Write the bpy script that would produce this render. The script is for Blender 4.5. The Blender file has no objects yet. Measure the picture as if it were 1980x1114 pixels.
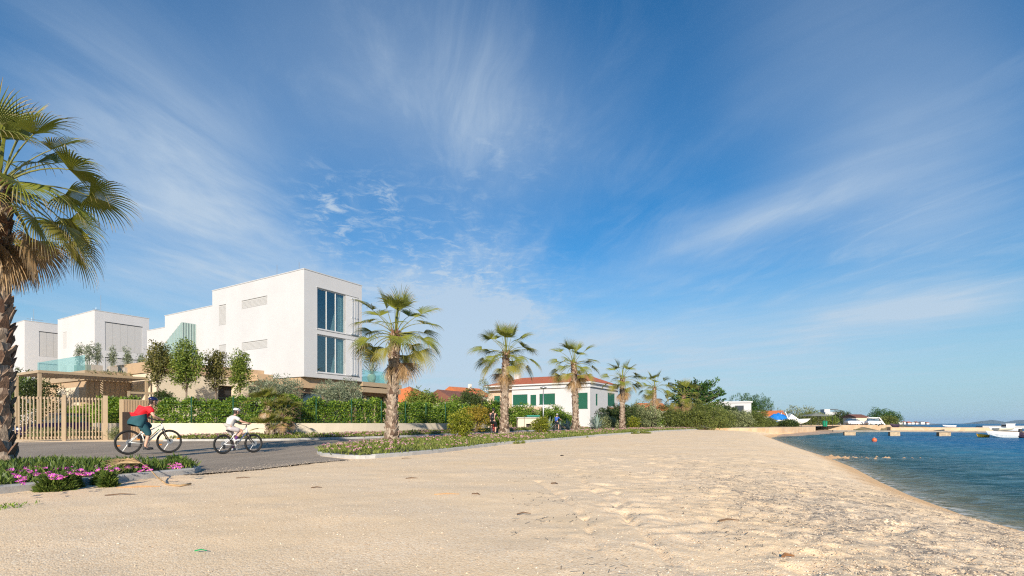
import bpy, math, random
import numpy as np
from mathutils import Vector, Matrix
R = math.radians
SC = bpy.context.scene
COL = SC.collection
rng = np.random.default_rng(7)
random.seed(7)

# ------------------------------------------------------------------ camera
CAMZ, FPX, CX, HOR = 0.95, 1000.0, 990.0, 819.0
cam_d = bpy.data.cameras.new('camera')
cam = bpy.data.objects.new('camera', cam_d)
COL.objects.link(cam)
cam.location = (0, 0, CAMZ)
cam.rotation_euler = (R(90), 0, 0)
cam_d.sensor_width = 36
cam_d.lens = 36 * FPX / 1980
cam_d.shift_y = (HOR - 557) / 1980
cam_d.clip_start = 0.05
cam_d.clip_end = 60000
SC.camera = cam

def at(px, py, Y):
    """A point of the place seen at photo pixel (px, py) when it stands Y metres ahead."""
    return Vector(((px - CX) / FPX * Y, Y, CAMZ + (HOR - py) / FPX * Y))
def atx(px, Y):
    return (px - CX) / FPX * Y

# ------------------------------------------------------------------ meshes
class MB:
    def __init__(s):
        s.V = []; s.n = 0; s.loops = []; s.sizes = []; s.mi = []; s.att = []
    def add(s, V, F, m=0, att=None):
        V = np.asarray(V, float).reshape(-1, 3)
        s.V.append(V)
        if isinstance(F, np.ndarray):
            s.loops.append((F + s.n).ravel().astype(np.int32))
            s.sizes.append(np.full(len(F), F.shape[1], np.int32))
            nf = len(F)
        else:
            nf = len(F)
            s.loops.append(np.array([i + s.n for f in F for i in f], np.int32))
            s.sizes.append(np.array([len(f) for f in F], np.int32))
        s.mi.append(np.full(nf, m, np.int32))
        s.att.append(np.zeros(len(V)) if att is None else np.broadcast_to(np.asarray(att, float), (len(V),)))
        s.n += len(V)
        return s
    def quad(s, a, b, c, d, m=0):
        return s.add([a, b, c, d], [(0, 1, 2, 3)], m)
    def box(s, x0, x1, y0, y1, z0, z1, m=0):
        v = [(x, y, z) for z in (z0, z1) for y in (y0, y1) for x in (x0, x1)]
        return s.add(v, [(0, 2, 3, 1), (4, 5, 7, 6), (0, 1, 5, 4), (2, 6, 7, 3), (0, 4, 6, 2), (1, 3, 7, 5)], m)
    def beam(s, a, b, w, h, m=0, up=(0, 0, 1)):
        a = Vector(a); b = Vector(b); d = (b - a).normalized(); u = Vector(up)
        if abs(d.dot(u)) > .98: u = Vector((1, 0, 0))
        r = d.cross(u).normalized() * w / 2; t = r.cross(d).normalized() * h / 2
        v = [p + i * r + j * t for p in (a, b) for i, j in ((-1, -1), (1, -1), (1, 1), (-1, 1))]
        return s.add(v, [(3, 2, 1, 0), (4, 5, 6, 7), (0, 1, 5, 4), (1, 2, 6, 5), (2, 3, 7, 6), (3, 0, 4, 7)], m)
    def tube(s, pts, rad, n=8, m=0, cap=True, att=None, squash=1.0):
        P = [Vector(p) for p in pts]; squash = float(squash)
        rad = [float(x) for x in rad] if hasattr(rad, "__len__") else [float(rad)] * len(P)
        V = []; T = []
        for i in range(len(P)):
            T.append((P[min(i + 1, len(P) - 1)] - P[max(i - 1, 0)]).normalized())
        u = Vector((0, 0, 1)) if abs(T[0].z) < .9 else Vector((1, 0, 0))
        u = (u - T[0] * u.dot(T[0])).normalized()
        for i, p in enumerate(P):
            u = (u - T[i] * u.dot(T[i])).normalized(); w = T[i].cross(u)
            for k in range(n):
                a = 2 * math.pi * k / n
                V.append(p + rad[i] * (math.cos(a) * u + squash * math.sin(a) * w))
        F = [(i * n + k, i * n + (k + 1) % n, (i + 1) * n + (k + 1) % n, (i + 1) * n + k) for i in range(len(P) - 1) for k in range(n)]
        if cap:
            F.append(tuple(reversed(range(n)))); F.append(tuple(range((len(P) - 1) * n, len(P) * n)))
        A = None if att is None else np.repeat(att, n)
        return s.add([tuple(v) for v in V], F, m, A)
    def lathe(s, prof, n=16, c=(0, 0, 0), m=0, axis='z', sx=1, sy=1):
        V = []; c = Vector(c)
        for r, z in prof:
            for k in range(n):
                a = 2 * math.pi * k / n
                x, y = r * math.cos(a) * sx, r * math.sin(a) * sy
                V.append(c + (Vector((x, y, z)) if axis == 'z' else Vector((x, z, y)) if axis == 'y' else Vector((z, x, y))))
        N = len(prof)
        F = [(i * n + k, i * n + (k + 1) % n, (i + 1) * n + (k + 1) % n, (i + 1) * n + k) for i in range(N - 1) for k in range(n)]
        if prof[0][0] > 1e-5: F.append(tuple(reversed(range(n))))
        if prof[-1][0] > 1e-5: F.append(tuple(range((N - 1) * n, N * n)))
        return s.add([tuple(v) for v in V], F, m)
    def torus(s, Rr, r, n=36, k=8, c=(0, 0, 0), m=0):
        """Ring in the local x-z plane (axis y)."""
        V = []; F = []
        for i in range(n):
            a = 2 * math.pi * i / n
            for j in range(k):
                b = 2 * math.pi * j / k
                q = Rr + r * math.cos(b)
                V.append((c[0] + q * math.cos(a), c[1] + r * math.sin(b), c[2] + q * math.sin(a)))
                F.append((i * k + j, i * k + (j + 1) % k, ((i + 1) % n) * k + (j + 1) % k, ((i + 1) % n) * k + j))
        return s.add(V, F, m)
    def prism(s, poly, z0, z1, m=0):
        n = len(poly)
        V = [(x, y, z0) for x, y in poly] + [(x, y, z1) for x, y in poly]
        F = [tuple(reversed(range(n))), tuple(range(n, 2 * n))] + [(i, (i + 1) % n, n + (i + 1) % n, n + i) for i in range(n)]
        return s.add(V, F, m)
    def blob(s, c, r, n=12, k=8, m=0, top=1.0):
        prof = [(math.sin(math.pi * i / k), -math.cos(math.pi * i / k)) for i in range(k + 1)]
        V = []; F = []
        for a, z in prof:
            for j in range(n):
                t = 2 * math.pi * j / n
                V.append((c[0] + r[0] * a * math.cos(t), c[1] + r[1] * a * math.sin(t), c[2] + r[2] * z))
        for i in range(k):
            for j in range(n):
                F.append((i * n + j, i * n + (j + 1) % n, (i + 1) * n + (j + 1) % n, (i + 1) * n + j))
        return s.add(V, F, m)
    def mesh(s, name, mats, smooth=False):
        me = bpy.data.meshes.new(name)
        V = np.concatenate(s.V); L = np.concatenate(s.loops); S = np.concatenate(s.sizes); M = np.concatenate(s.mi)
        me.vertices.add(len(V)); me.vertices.foreach_set('co', V.astype(np.float32).ravel())
        me.loops.add(len(L)); me.loops.foreach_set('vertex_index', L)
        me.polygons.add(len(S))
        st = np.zeros(len(S), np.int32); st[1:] = np.cumsum(S)[:-1]
        me.polygons.foreach_set('loop_start', st); me.polygons.foreach_set('loop_total', S)
        me.polygons.foreach_set('material_index', M)
        me.polygons.foreach_set('use_smooth', np.full(len(S), bool(smooth)))
        at_ = me.attributes.new('t', 'FLOAT', 'POINT')
        at_.data.foreach_set('value', np.concatenate(s.att).astype(np.float32))
        for m in (mats if isinstance(mats, (list, tuple)) else [mats]): me.materials.append(m)
        me.update(calc_edges=True); me.validate()
        return me
    def build(s, name, mats, parent=None, smooth=False, loc=None, bevel=0):
        o = bpy.data.objects.new(name, s.mesh(name, mats, smooth))
        COL.objects.link(o)
        if parent is not None: o.parent = parent
        if loc is not None: o.location = loc
        if bevel:
            b = o.modifiers.new('bevel', 'BEVEL'); b.width = bevel; b.segments = 2; b.limit_method = 'ANGLE'; b.angle_limit = R(50)
        return o

def tag(o, label=None, cat=None, group=None, kind=None):
    if label: o['label'] = label
    if cat: o['category'] = cat
    if group: o['group'] = group
    if kind: o['kind'] = kind
    return o
def empty(name, loc=(0, 0, 0), rz=0.0, label=None, cat=None, group=None):
    o = bpy.data.objects.new(name, None); o.empty_display_size = .2
    COL.objects.link(o); o.location = loc; o.rotation_euler = (0, 0, rz)
    return tag(o, label, cat, group)
def place(name, me, parent=None, loc=(0, 0, 0), rz=0.0, sc=1.0):
    o = bpy.data.objects.new(name, me); COL.objects.link(o)
    o.parent = parent; o.location = loc; o.rotation_euler = (0, 0, rz); o.scale = (sc,) * 3
    return o

# ------------------------------------------------------------------ noise
def _hash(i, j, k=0):
    h = (i * 374761393 + j * 668265263 + k * 2147483647) & 0xffffffff
    h = ((h ^ (h >> 13)) * 1274126177) & 0xffffffff
    return ((h ^ (h >> 16)) & 0xffff) / 65535.0
def vnoise(x, y, seed=0):
    x = np.asarray(x, float); y = np.asarray(y, float)
    i = np.floor(x).astype(np.int64); j = np.floor(y).astype(np.int64)
    fx = x - i; fy = y - j
    fx = fx * fx * (3 - 2 * fx); fy = fy * fy * (3 - 2 * fy)
    a = _hash(i, j, seed); b = _hash(i + 1, j, seed); c = _hash(i, j + 1, seed); d = _hash(i + 1, j + 1, seed)
    return (a * (1 - fx) + b * fx) * (1 - fy) + (c * (1 - fx) + d * fx) * fy
def fbm(x, y, o=4, seed=0):
    s = 0; a = .5; 
    for k in range(o):
        s = s + a * vnoise(x, y, seed + k * 17); x = x * 2.03; y = y * 2.03; a *= .5
    return s

# ------------------------------------------------------------------ materials
def mat(name):
    m = bpy.data.materials.new(name); m.use_nodes = True
    nt = m.node_tree; nt.nodes.clear()
    out = nt.nodes.new('ShaderNodeOutputMaterial')
    return m, nt, out
class NT:
    """Small node-building helper."""
    def __init__(s, name):
        s.m, s.nt, s.out = mat(name)
    def n(s, t, **kw):
        nd = s.nt.nodes.new(t)
        for k, v in kw.items():
            if k.startswith('i_'):
                nd.inputs[k[2:].replace('_', ' ')].default_value = v
            else: setattr(nd, k, v)
        return nd
    def l(s, a, b): s.nt.links.new(a, b)
    def ramp(s, fac, stops, interp='LINEAR'):
        r = s.n('ShaderNodeValToRGB'); cr = r.color_ramp; cr.interpolation = interp
        while len(cr.elements) < len(stops): cr.elements.new(.5)
        for e, (p, c) in zip(cr.elements, stops):
            e.position = p; e.color = (*c, 1) if len(c) == 3 else c
        s.l(fac, r.inputs[0]); return r.outputs[0]
    def mix(s, fac, a, b, mode='MIX'):
        x = s.n('ShaderNodeMix', data_type='RGBA', blend_type=mode)
        for v, i in ((fac, 0), (a, 6), (b, 7)):
            if hasattr(v, 'is_output'): s.l(v, x.inputs[i])
            else: x.inputs[i].default_value = v if i == 0 else (*v, 1)
        return x.outputs[2]
    def math(s, op, a, b=0.0, clamp=False):
        x = s.n('ShaderNodeMath', operation=op, use_clamp=clamp)
        for v, i in ((a, 0), (b, 1)):
            if hasattr(v, 'is_output'): s.l(v, x.inputs[i])
            else: x.inputs[i].default_value = v
        return x.outputs[0]
    def noise(s, scale, detail=4, rough=.55, vec=None, dist=0.0):
        x = s.n('ShaderNodeTexNoise', i_Scale=scale, i_Detail=detail, i_Roughness=rough, i_Distortion=dist)
        if vec is not None: s.l(vec, x.inputs['Vector'])
        return x.outputs['Fac']
    def coord(s, which='Object'):
        return s.n('ShaderNodeTexCoord').outputs[which]
    def pos(s): return s.n('ShaderNodeNewGeometry').outputs['Position']
    def island(s): return s.n('ShaderNodeNewGeometry').outputs['Random Per Island']
    def attr(s, name): return s.n('ShaderNodeAttribute', attribute_name=name).outputs['Fac']
    def bump(s, h, strength=.3, dist=.02, nrm=None):
        b = s.n('ShaderNodeBump', i_Strength=strength, i_Distance=dist); s.l(h, b.inputs['Height'])
        if nrm is not None: s.l(nrm, b.inputs['Normal'])
        return b.outputs[0]
    def bsdf(s, color, rough=.6, metal=0.0, nrm=None, spec=.5):
        b = s.n('ShaderNodeBsdfPrincipled')
        for v, i in ((color, 'Base Color'), (rough, 'Roughness'), (metal, 'Metallic'), (spec, 'Specular IOR Level')):
            if hasattr(v, 'is_output'): s.l(v, b.inputs[i])
            else: b.inputs[i].default_value = (*v, 1) if i == 'Base Color' else v
        if nrm is not None: s.l(nrm, b.inputs['Normal'])
        return b.outputs[0]
    def done(s, sh):
        s.l(sh, s.out.inputs['Surface']); return s.m
def mix_shader(t, fac, a, b):
    x = t.n('ShaderNodeMixShader')
    if hasattr(fac, 'is_output'): t.l(fac, x.inputs[0])
    else: x.inputs[0].default_value = fac
    t.l(a, x.inputs[1]); t.l(b, x.inputs[2]); return x.outputs[0]

def plain(name, c, rough=.5, metal=0, var=.12, scale=6, bump=0.0, spec=.5):
    t = NT(name)
    f = t.noise(scale, 5, .6, t.coord())
    c2 = tuple(x * (1 - var) for x in c); c1 = tuple(min(1, x * (1 + var * .6)) for x in c)
    col = t.ramp(f, [(.3, c2), (.7, c1)])
    nrm = t.bump(t.noise(scale * 8, 3, .6, t.coord()), bump, .01) if bump else None
    return t.done(t.bsdf(col, rough, metal, nrm, spec))
def leafmat(name, dark, mid, light, transl=.3, rough=.55, clump=1.6):
    t = NT(name)
    f = t.island()
    f2 = t.noise(clump, 3, .6, t.coord())
    s = t.math('ADD', t.math('MULTIPLY', f, .6), t.math('MULTIPLY', f2, .55))
    col = t.ramp(s, [(.22, dark), (.58, mid), (.92, light)])
    b = t.bsdf(col, rough, spec=.35)
    tr = t.n('ShaderNodeBsdfTranslucent'); t.l(t.mix(.5, col, light), tr.inputs[0])
    return t.done(mix_shader(t, transl, b, tr.outputs[0]))
def glassmat(name, tint, refl=.12, rough=.0, tr=(.9, .97, .95)):
    t = NT(name)
    lw = t.n('ShaderNodeLayerWeight', i_Blend=.5)
    fac = t.math('ADD', t.math('MULTIPLY', t.math('POWER', lw.outputs['Facing'], 4.0), .75), refl, clamp=True)
    a = t.n('ShaderNodeBsdfTransparent'); a.inputs[0].default_value = (*tr, 1)
    d = t.n('ShaderNodeBsdfDiffuse'); d.inputs[0].default_value = (*tint, 1)
    g = t.n('ShaderNodeBsdfGlossy', i_Roughness=rough)
    return t.done(mix_shader(t, fac, mix_shader(t, .12, a.outputs[0], d.outputs[0]), g.outputs[0]))

M = {}
M['white'] = plain('white_render', (.53, .53, .535), .8, var=.06, scale=.35, spec=.2)
M['white2'] = plain('white_panel', (.62, .62, .62), .6, var=.03, scale=2)
M['coping'] = plain('coping_metal', (.50, .50, .50), .45, var=.05)
M['cream'] = plain('cream_render', (.66, .57, .43), .8, var=.08, scale=1.2, bump=.05)
M['beige'] = plain('beige_cladding', (.46, .325, .20), .6, var=.06, scale=2)
M['beige_metal'] = plain('beige_painted_metal', (.39, .295, .19), .5, var=.06, scale=3)
M['brown'] = plain('brown_cladding', (.20, .135, .085), .6, var=.1)
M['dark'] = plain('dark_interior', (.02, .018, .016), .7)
M['darkmetal'] = plain('dark_metal', (.03, .03, .032), .45, var=.1)
M['steel'] = plain('galvanised_steel', (.42, .43, .44), .4, .6)
M['curtain'] = plain('curtain_cloth', (.82, .86, .84), .9, var=.06)
M['louvre'] = plain('shutter_white', (.47, .465, .455), .6, var=.04)
M['glass'] = glassmat('window_glass', (.01, .03, .05), .19, 0, (.72, .82, .82))
M['railglass'] = glassmat('rail_glass', (.35, .62, .60), .05, 0, (.80, .95, .93))
M['uglass'] = plain('channel_glass', (.27, .37, .35), .25, var=.08, scale=3)
M['uglass2'] = plain('channel_glass_fin', (.37, .45, .43), .25, var=.05, scale=3)
M['concrete'] = plain('kerb_concrete', (.42, .41, .39), .85, var=.18, scale=5, bump=.3)
M['rubber'] = plain('tyre_rubber', (.018, .018, .018), .8)
M['black'] = plain('black_plastic', (.02, .02, .022), .5)
M['alu'] = plain('aluminium', (.62, .63, .64), .3, .8)
M['orange_reflector'] = plain('orange_reflector', (.85, .28, .03), .3)
M['skin'] = plain('skin', (.58, .34, .24), .55, var=.08)
M['green_metal'] = plain('green_fence_metal', (.008, .075, .035), .5)
M['green_shutter'] = plain('green_shutter', (.012, .105, .062), .55, var=.1)
M['wallcream'] = plain('garden_wall_render', (.62, .54, .42), .85, var=.1, scale=1.0, bump=.08)

def stone_mat(name, c1, c2, mortar, scale=2.2):
    t = NT(name)
    v = t.n('ShaderNodeTexVoronoi', feature='F1', i_Scale=scale, i_Randomness=.9); t.l(t.coord(), v.inputs['Vector'])
    e = t.n('ShaderNodeTexVoronoi', feature='DISTANCE_TO_EDGE', i_Scale=scale, i_Randomness=.9); t.l(t.coord(), e.inputs['Vector'])
    c = t.ramp(t.math('FRACT', t.math('MULTIPLY', v.outputs['Color'], 1.0)), [(0, c1), (1, c2)])
    c = t.mix(t.math('MULTIPLY', t.noise(9, 4, .6, t.coord()), .5), c, c1, 'MULTIPLY')
    f = t.ramp(e.outputs['Distance'], [(.0, (0, 0, 0)), (.06, (1, 1, 1))])
    col = t.mix(f, mortar, c)
    return t.done(t.bsdf(col, .9, nrm=t.bump(e.outputs['Distance'], .5, .04)))
M['stone'] = stone_mat('rubble_stone', (.62, .46, .32), (.44, .36, .28), (.52, .45, .36), 1.9)
M['seastone'] = stone_mat('seawall_stone', (.72, .56, .38), (.58, .40, .24), (.55, .44, .32), .9)
def roof_mat(name, a, b):
    t = NT(name)
    w = t.n('ShaderNodeTexWave', i_Scale=2.4, i_Distortion=.6, bands_direction='X'); t.l(t.coord(), w.inputs['Vector'])
    n = t.noise(3.5, 5, .7, t.coord())
    col = t.mix(t.math('MULTIPLY', w.outputs['Fac'], .35), t.ramp(n, [(.3, a), (.7, b)]), tuple(x * .5 for x in a))
    return t.done(t.bsdf(col, .85, nrm=t.bump(w.outputs['Fac'], .4, .05)))
M['roof'] = roof_mat('red_roof_tile', (.42, .10, .04), (.60, .18, .08))
M['roof_orange'] = roof_mat('orange_roof_tile', (.55, .15, .04), (.72, .24, .09))
M['roof_brown'] = roof_mat('brown_roof_tile', (.18, .07, .045), (.28, .12, .08))
# ------------------------------------------------------------------ light and sky
SUN_EL, SUN_DX = 21.5, 0.02            # light travels away from the camera, towards (0.02, 1)
sun_az = math.atan2(-SUN_DX, -1.0)       # azimuth of the sun itself, measured from +Y towards +X
sd = bpy.data.lights.new('sun', 'SUN'); sun = bpy.data.objects.new('sun', sd); COL.objects.link(sun)
sd.energy = 5.0; sd.angle = R(.53); sd.color = (1.0, .89, .745)
to_sun = Vector((math.sin(sun_az) * math.cos(R(SUN_EL)), math.cos(sun_az) * math.cos(R(SUN_EL)), math.sin(R(SUN_EL))))
sun.rotation_euler = to_sun.to_track_quat('Z', 'Y').to_euler()
w = bpy.data.worlds.new('World'); SC.world = w; w.use_nodes = True
wt = NT.__new__(NT); wt.nt = w.node_tree; wt.nt.nodes.clear()
wout = wt.n('ShaderNodeOutputWorld'); bg = wt.n('ShaderNodeBackground', i_Strength=.112)
sky = wt.n('ShaderNodeTexSky', sky_type='NISHITA', sun_disc=False, sun_elevation=R(SUN_EL), sun_rotation=sun_az, air_density=1.0, dust_density=.4, ozone_density=3.0, altitude=0)
hs = wt.n('ShaderNodeHueSaturation', i_Hue=.5, i_Saturation=1.60, i_Value=.88); wt.l(sky.outputs[0], hs.inputs['Color'])
tc = wt.n('ShaderNodeTexCoord').outputs['Generated']
sep = wt.n('ShaderNodeSeparateXYZ'); wt.l(tc, sep.inputs[0])
X, Y, Z = sep.outputs
zc = wt.math('MAXIMUM', Z, .03)
u = wt.math('DIVIDE', X, zc); v = wt.math('DIVIDE', Y, zc)      # the flat layer of cirrus overhead
def comb(a, b, c=0.0):
    x = wt.n('ShaderNodeCombineXYZ')
    for q, i in ((a, 0), (b, 1), (c, 2)):
        if hasattr(q, 'is_output'): wt.l(q, x.inputs[i])
        else: x.inputs[i].default_value = q
    return x.outputs[0]
def mr(val, a, b, c=0.0, d=1.0, smooth=True):
    x = wt.n('ShaderNodeMapRange', interpolation_type='SMOOTHSTEP' if smooth else 'LINEAR')
    wt.l(val, x.inputs[0])
    for i, q in enumerate((a, b, c, d)): x.inputs[i + 1].default_value = q
    return x.outputs[0]
def streak(kx, fa, fl, seed, det=6, rough=.62, dist=1.2):
    """cirrus drawn out along the direction (kx, 1) of the layer"""
    a = wt.math('SUBTRACT', u, wt.math('MULTIPLY', v, kx))
    warp = wt.noise(.55, 3, .6, comb(u, v, seed + 5.0))
    a = wt.math('ADD', a, wt.math('MULTIPLY', warp, .45))
    return wt.noise(1.0, det, rough, comb(wt.math('MULTIPLY', a, fa), wt.math('MULTIPLY', v, fl), seed), dist)
az = wt.math('ARCTAN2', X, Y)            # azimuth and elevation, for where the bands lie in the real sky
el = wt.math('ARCSINE', Z)
def blob(a0, e0, ra, re, rot=0.0):
    da = wt.math('SUBTRACT', az, a0); de = wt.math('SUBTRACT', el, e0)
    c, s = math.cos(rot), math.sin(rot)
    p = wt.math('DIVIDE', wt.math('ADD', wt.math('MULTIPLY', da, c), wt.math('MULTIPLY', de, s)), ra)
    q = wt.math('DIVIDE', wt.math('SUBTRACT', wt.math('MULTIPLY', de, c), wt.math('MULTIPLY', da, s)), re)
    r2 = wt.math('ADD', wt.math('MULTIPLY', p, p), wt.math('MULTIPLY', q, q))
    return wt.math('POWER', 2.718, wt.math('MULTIPLY', r2, -1.0))
def ae(px, py):
    x, z = (px - CX) / FPX, (HOR - py) / FPX
    return math.atan2(x, 1), math.atan2(z, math.hypot(1, x))
def band(p0, p1, wid):
    a0, e0 = ae(*p0); a1, e1 = ae(*p1)
    return blob((a0 + a1) / 2, (e0 + e1) / 2, math.hypot(a1 - a0, e1 - e0) / 2, wid, math.atan2(e1 - e0, a1 - a0))
def add(*xs):
    r = xs[0]
    for x in xs[1:]: r = wt.math('ADD', r, x)
    return r
def sc(x, k): return wt.math('MULTIPLY', x, k)
fine_l = mr(streak(.22, 1.9, .5, 1.3, 7, .62, .4), .36, .74)
fine_m = mr(streak(-.1, 3.4, .9, 7.7, 7, .66, .5), .40, .78)
fine_r = mr(streak(-.72, 1.5, .34, 4.1, 7, .62, .4), .36, .74)
soft = mr(wt.noise(.7, 4, .55, comb(u, v, 9.0), .3), .32, .72)
puff = mr(wt.noise(8.0, 7, .70, comb(u, v, 3.0), .6), .46, .70)
# veils of thin cirrus, each lying along its own line in the sky
veil_l = sc(band((20, 40), (660, 600), .12), .78)
veil_l2 = sc(band((-80, 300), (450, 560), .22), .48)
veil_m = sc(band((330, 0), (1200, 290), .18), .48)
veil_m2 = sc(band((880, 160), (1120, 340), .10), .22)
patch1 = sc(band((590, 360), (690, 450), .05), .60)
patch1b = sc(band((710, 360), (770, 400), .03), .5)
patch2 = sc(band((880, 330), (1080, 270), .06), .14)
low_m = sc(band((690, 480), (1050, 640), .13), .98)
low_l = sc(band((400, 660), (1250, 740), .14), 1.0)
veil_r1 = sc(band((1190, 530), (1680, 330), .05), .58)
veil_r2 = sc(band((1540, 625), (2060, 562), .022), .85)
veil_r3 = sc(band((1600, 420), (2050, 180), .15), .54)
veil_r4 = sc(band((1050, 700), (1950, 600), .10), .66)
veil_r5 = sc(band((1380, 130), (1900, 40), .18), .38)
def weave(x, f, k=.45): return wt.math('MULTIPLY', x, add(sc(f, k), sc(soft, .30), .75 - k))
left_part = add(weave(veil_l, fine_l, .5), weave(veil_l2, fine_l, .30))
mid_part = add(weave(veil_m, fine_m, .18), weave(veil_m2, fine_m, .4), weave(low_m, fine_m, .58))
right_part = add(weave(add(veil_r1, veil_r2), fine_r, .30), weave(add(veil_r3, veil_r4, veil_r5, low_l), fine_r, .25))
puffs = wt.math('MULTIPLY', add(patch1, patch1b, patch2, sc(low_m, .5)), puff)
everywhere = sc(wt.math('MULTIPLY', fine_m, soft), .26)
cl = wt.math('MINIMUM', add(left_part, mid_part, right_part, puffs, everywhere), .84)
hz = mr(el, -.02, .34, .88, 0.0)
air = wt.mix(hz, hs.outputs[0], (2.25, 3.75, 4.75))
mixc = wt.mix(cl, air, (3.7, 4.45, 5.25))
wt.l(mixc, bg.inputs[0]); wt.l(bg.outputs[0], wout.inputs[0])
SC.view_settings.view_transform = 'Standard'; SC.view_settings.look = 'None'
SC.view_settings.exposure = 0.42; SC.view_settings.gamma = 1.0
SC.render.engine = 'CYCLES'
SC.cycles.use_denoising = False; SC.cycles.sample_clamp_direct = 5; SC.cycles.sample_clamp_indirect = 5; SC.cycles.filter_width = 1.2
SC.cycles.max_bounces = 8; SC.cycles.transparent_max_bounces = 16
# ------------------------------------------------------------------ lie of the land
SEA = -0.70
_shore = np.array([(-30, 5.2), (-4, 5.6), (2, 6.5), (6.5, 7.45), (7.8, 7.74), (9, 8.0), (11.9, 9.15), (14.6, 10.4), (19.2, 12.7), (25, 15.3), (30.6, 17.5), (40, 21.4), (50, 25.6), (59, 29.5), (66, 34), (92, 56), (112, 80), (130, 112)])
def shoreX(Y): return np.interp(Y, _shore[:, 0], _shore[:, 1])
def L(Y): return np.interp(Y, [18, 45], [0, .25])
def zg(X, Y):
    X = np.asarray(X, float); Y = np.asarray(Y, float)
    d = shoreX(Y) - X
    land = SEA + (L(Y) - SEA) * (1 - np.exp(-np.maximum(d, 0) / 2.2))
    sea = SEA + np.maximum(.17 * np.minimum(d, 0), -2.6)
    return np.where(d > 0, land, sea)
def G(px, py, dz=0.0):
    """The point of the ground seen at photo pixel (px, py)."""
    lo, hi = 1.0, 400.0
    s = (HOR - py) / FPX
    for _ in range(60):
        m = (lo + hi) / 2
        if CAMZ + s * m > float(zg((px - CX) / FPX * m, m)) + dz: lo = m
        else: hi = m
    m = (lo + hi) / 2
    return Vector(((px - CX) / FPX * m, m, float(zg((px - CX) / FPX * m, m)) + dz))

# beach: one sheet from behind the camera to the far bushes, running under the sea
sv = 2.0 * (78.0 / 2.0) ** (np.linspace(0, 1, 820))
uv = np.concatenate([np.linspace(-1.7, -.95, 40), np.linspace(-.945, 1.1, 520)])
S_, U_ = np.meshgrid(sv, uv, indexing='ij')
bx = U_ * S_ * 1.05; by = S_ - 3.2
d = shoreX(by) - bx
bz = zg(bx, by)
near = np.clip(1.4 - S_ / 26, 0.12, 1)
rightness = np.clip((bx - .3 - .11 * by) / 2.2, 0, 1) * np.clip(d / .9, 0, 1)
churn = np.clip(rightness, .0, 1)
bz = bz + (fbm(bx * 1.1, by * 1.1, 3, 3) - .45) * (.045 + .02 * churn) * np.clip(d / 2, 0, 1)
bz = bz + (fbm(bx * 4.2, by * 4.2, 3, 11) - .45) * (.002 + .028 * churn) * np.clip(d / .8, 0, 1)
bz = bz + (vnoise(bx * 14, by * 14, 31) - .5) * (.001 + .022 * churn) * np.clip(d / .5, 0, 1) * near
r_ = np.random.default_rng(3)
for k in range(620):                                   # footprints and hollows trodden into the gravel
    fy = 1.6 + 15 * r_.random() ** 1.5; fx = -.8 + .1 * fy + r_.random() * (float(shoreX(fy)) - .6 + .4)
    if float(shoreX(fy)) - fx < 1.0: continue
    rr = .07 + .09 * r_.random(); a = r_.random() * 3.1; ca, sa = math.cos(a), math.sin(a)
    i0 = np.searchsorted(sv, fy + 3.2 - .5); i1 = np.searchsorted(sv, fy + 3.2 + .5)
    X0 = bx[i0:i1] - fx; Y0 = by[i0:i1] - fy
    q = ((X0 * ca + Y0 * sa) / (rr * 1.7)) ** 2 + ((-X0 * sa + Y0 * ca) / rr) ** 2
    bz[i0:i1] += np.clip((X0 + fx) / 1.5, .08, 1) * .7 * (-.024 * np.exp(-q) + .012 * np.exp(-((np.sqrt(q) - 1.5) ** 2) * 3)) * (.5 + .6 * r_.random())
def track(pts, wd, dep):
    """a long shallow drag mark or tyre track"""
    global bz
    P = [G(*p) for p in pts]
    for a, b in zip(P[:-1], P[1:]):
        ax, ay, dx, dy = a.x, a.y, b.x - a.x, b.y - a.y
        tt = np.clip(((bx - ax) * dx + (by - ay) * dy) / (dx * dx + dy * dy), 0, 1)
        q = ((bx - ax - tt * dx) ** 2 + (by - ay - tt * dy) ** 2) / wd ** 2
        bz = bz - dep * np.exp(-q) * (.4 + vnoise(bx * 5, by * 5, 77))
track([(1115, 908), (1135, 940), (1190, 975), (1215, 1000), (1300, 1090)], .045, .034)
track([(1195, 955), (1215, 980), (1208, 1010)], .04, .034)
track([(1040, 930), (1090, 960), (1130, 1000), (1150, 1060)], .05, .035)
nI, nJ = bx.shape
V = np.stack([bx, by, bz], -1).reshape(-1, 3)
idx = np.arange(nI * nJ).reshape(nI, nJ)
F = np.stack([idx[:-1, :-1], idx[:-1, 1:], idx[1:, 1:], idx[1:, :-1]], -1).reshape(-1, 4)

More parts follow.
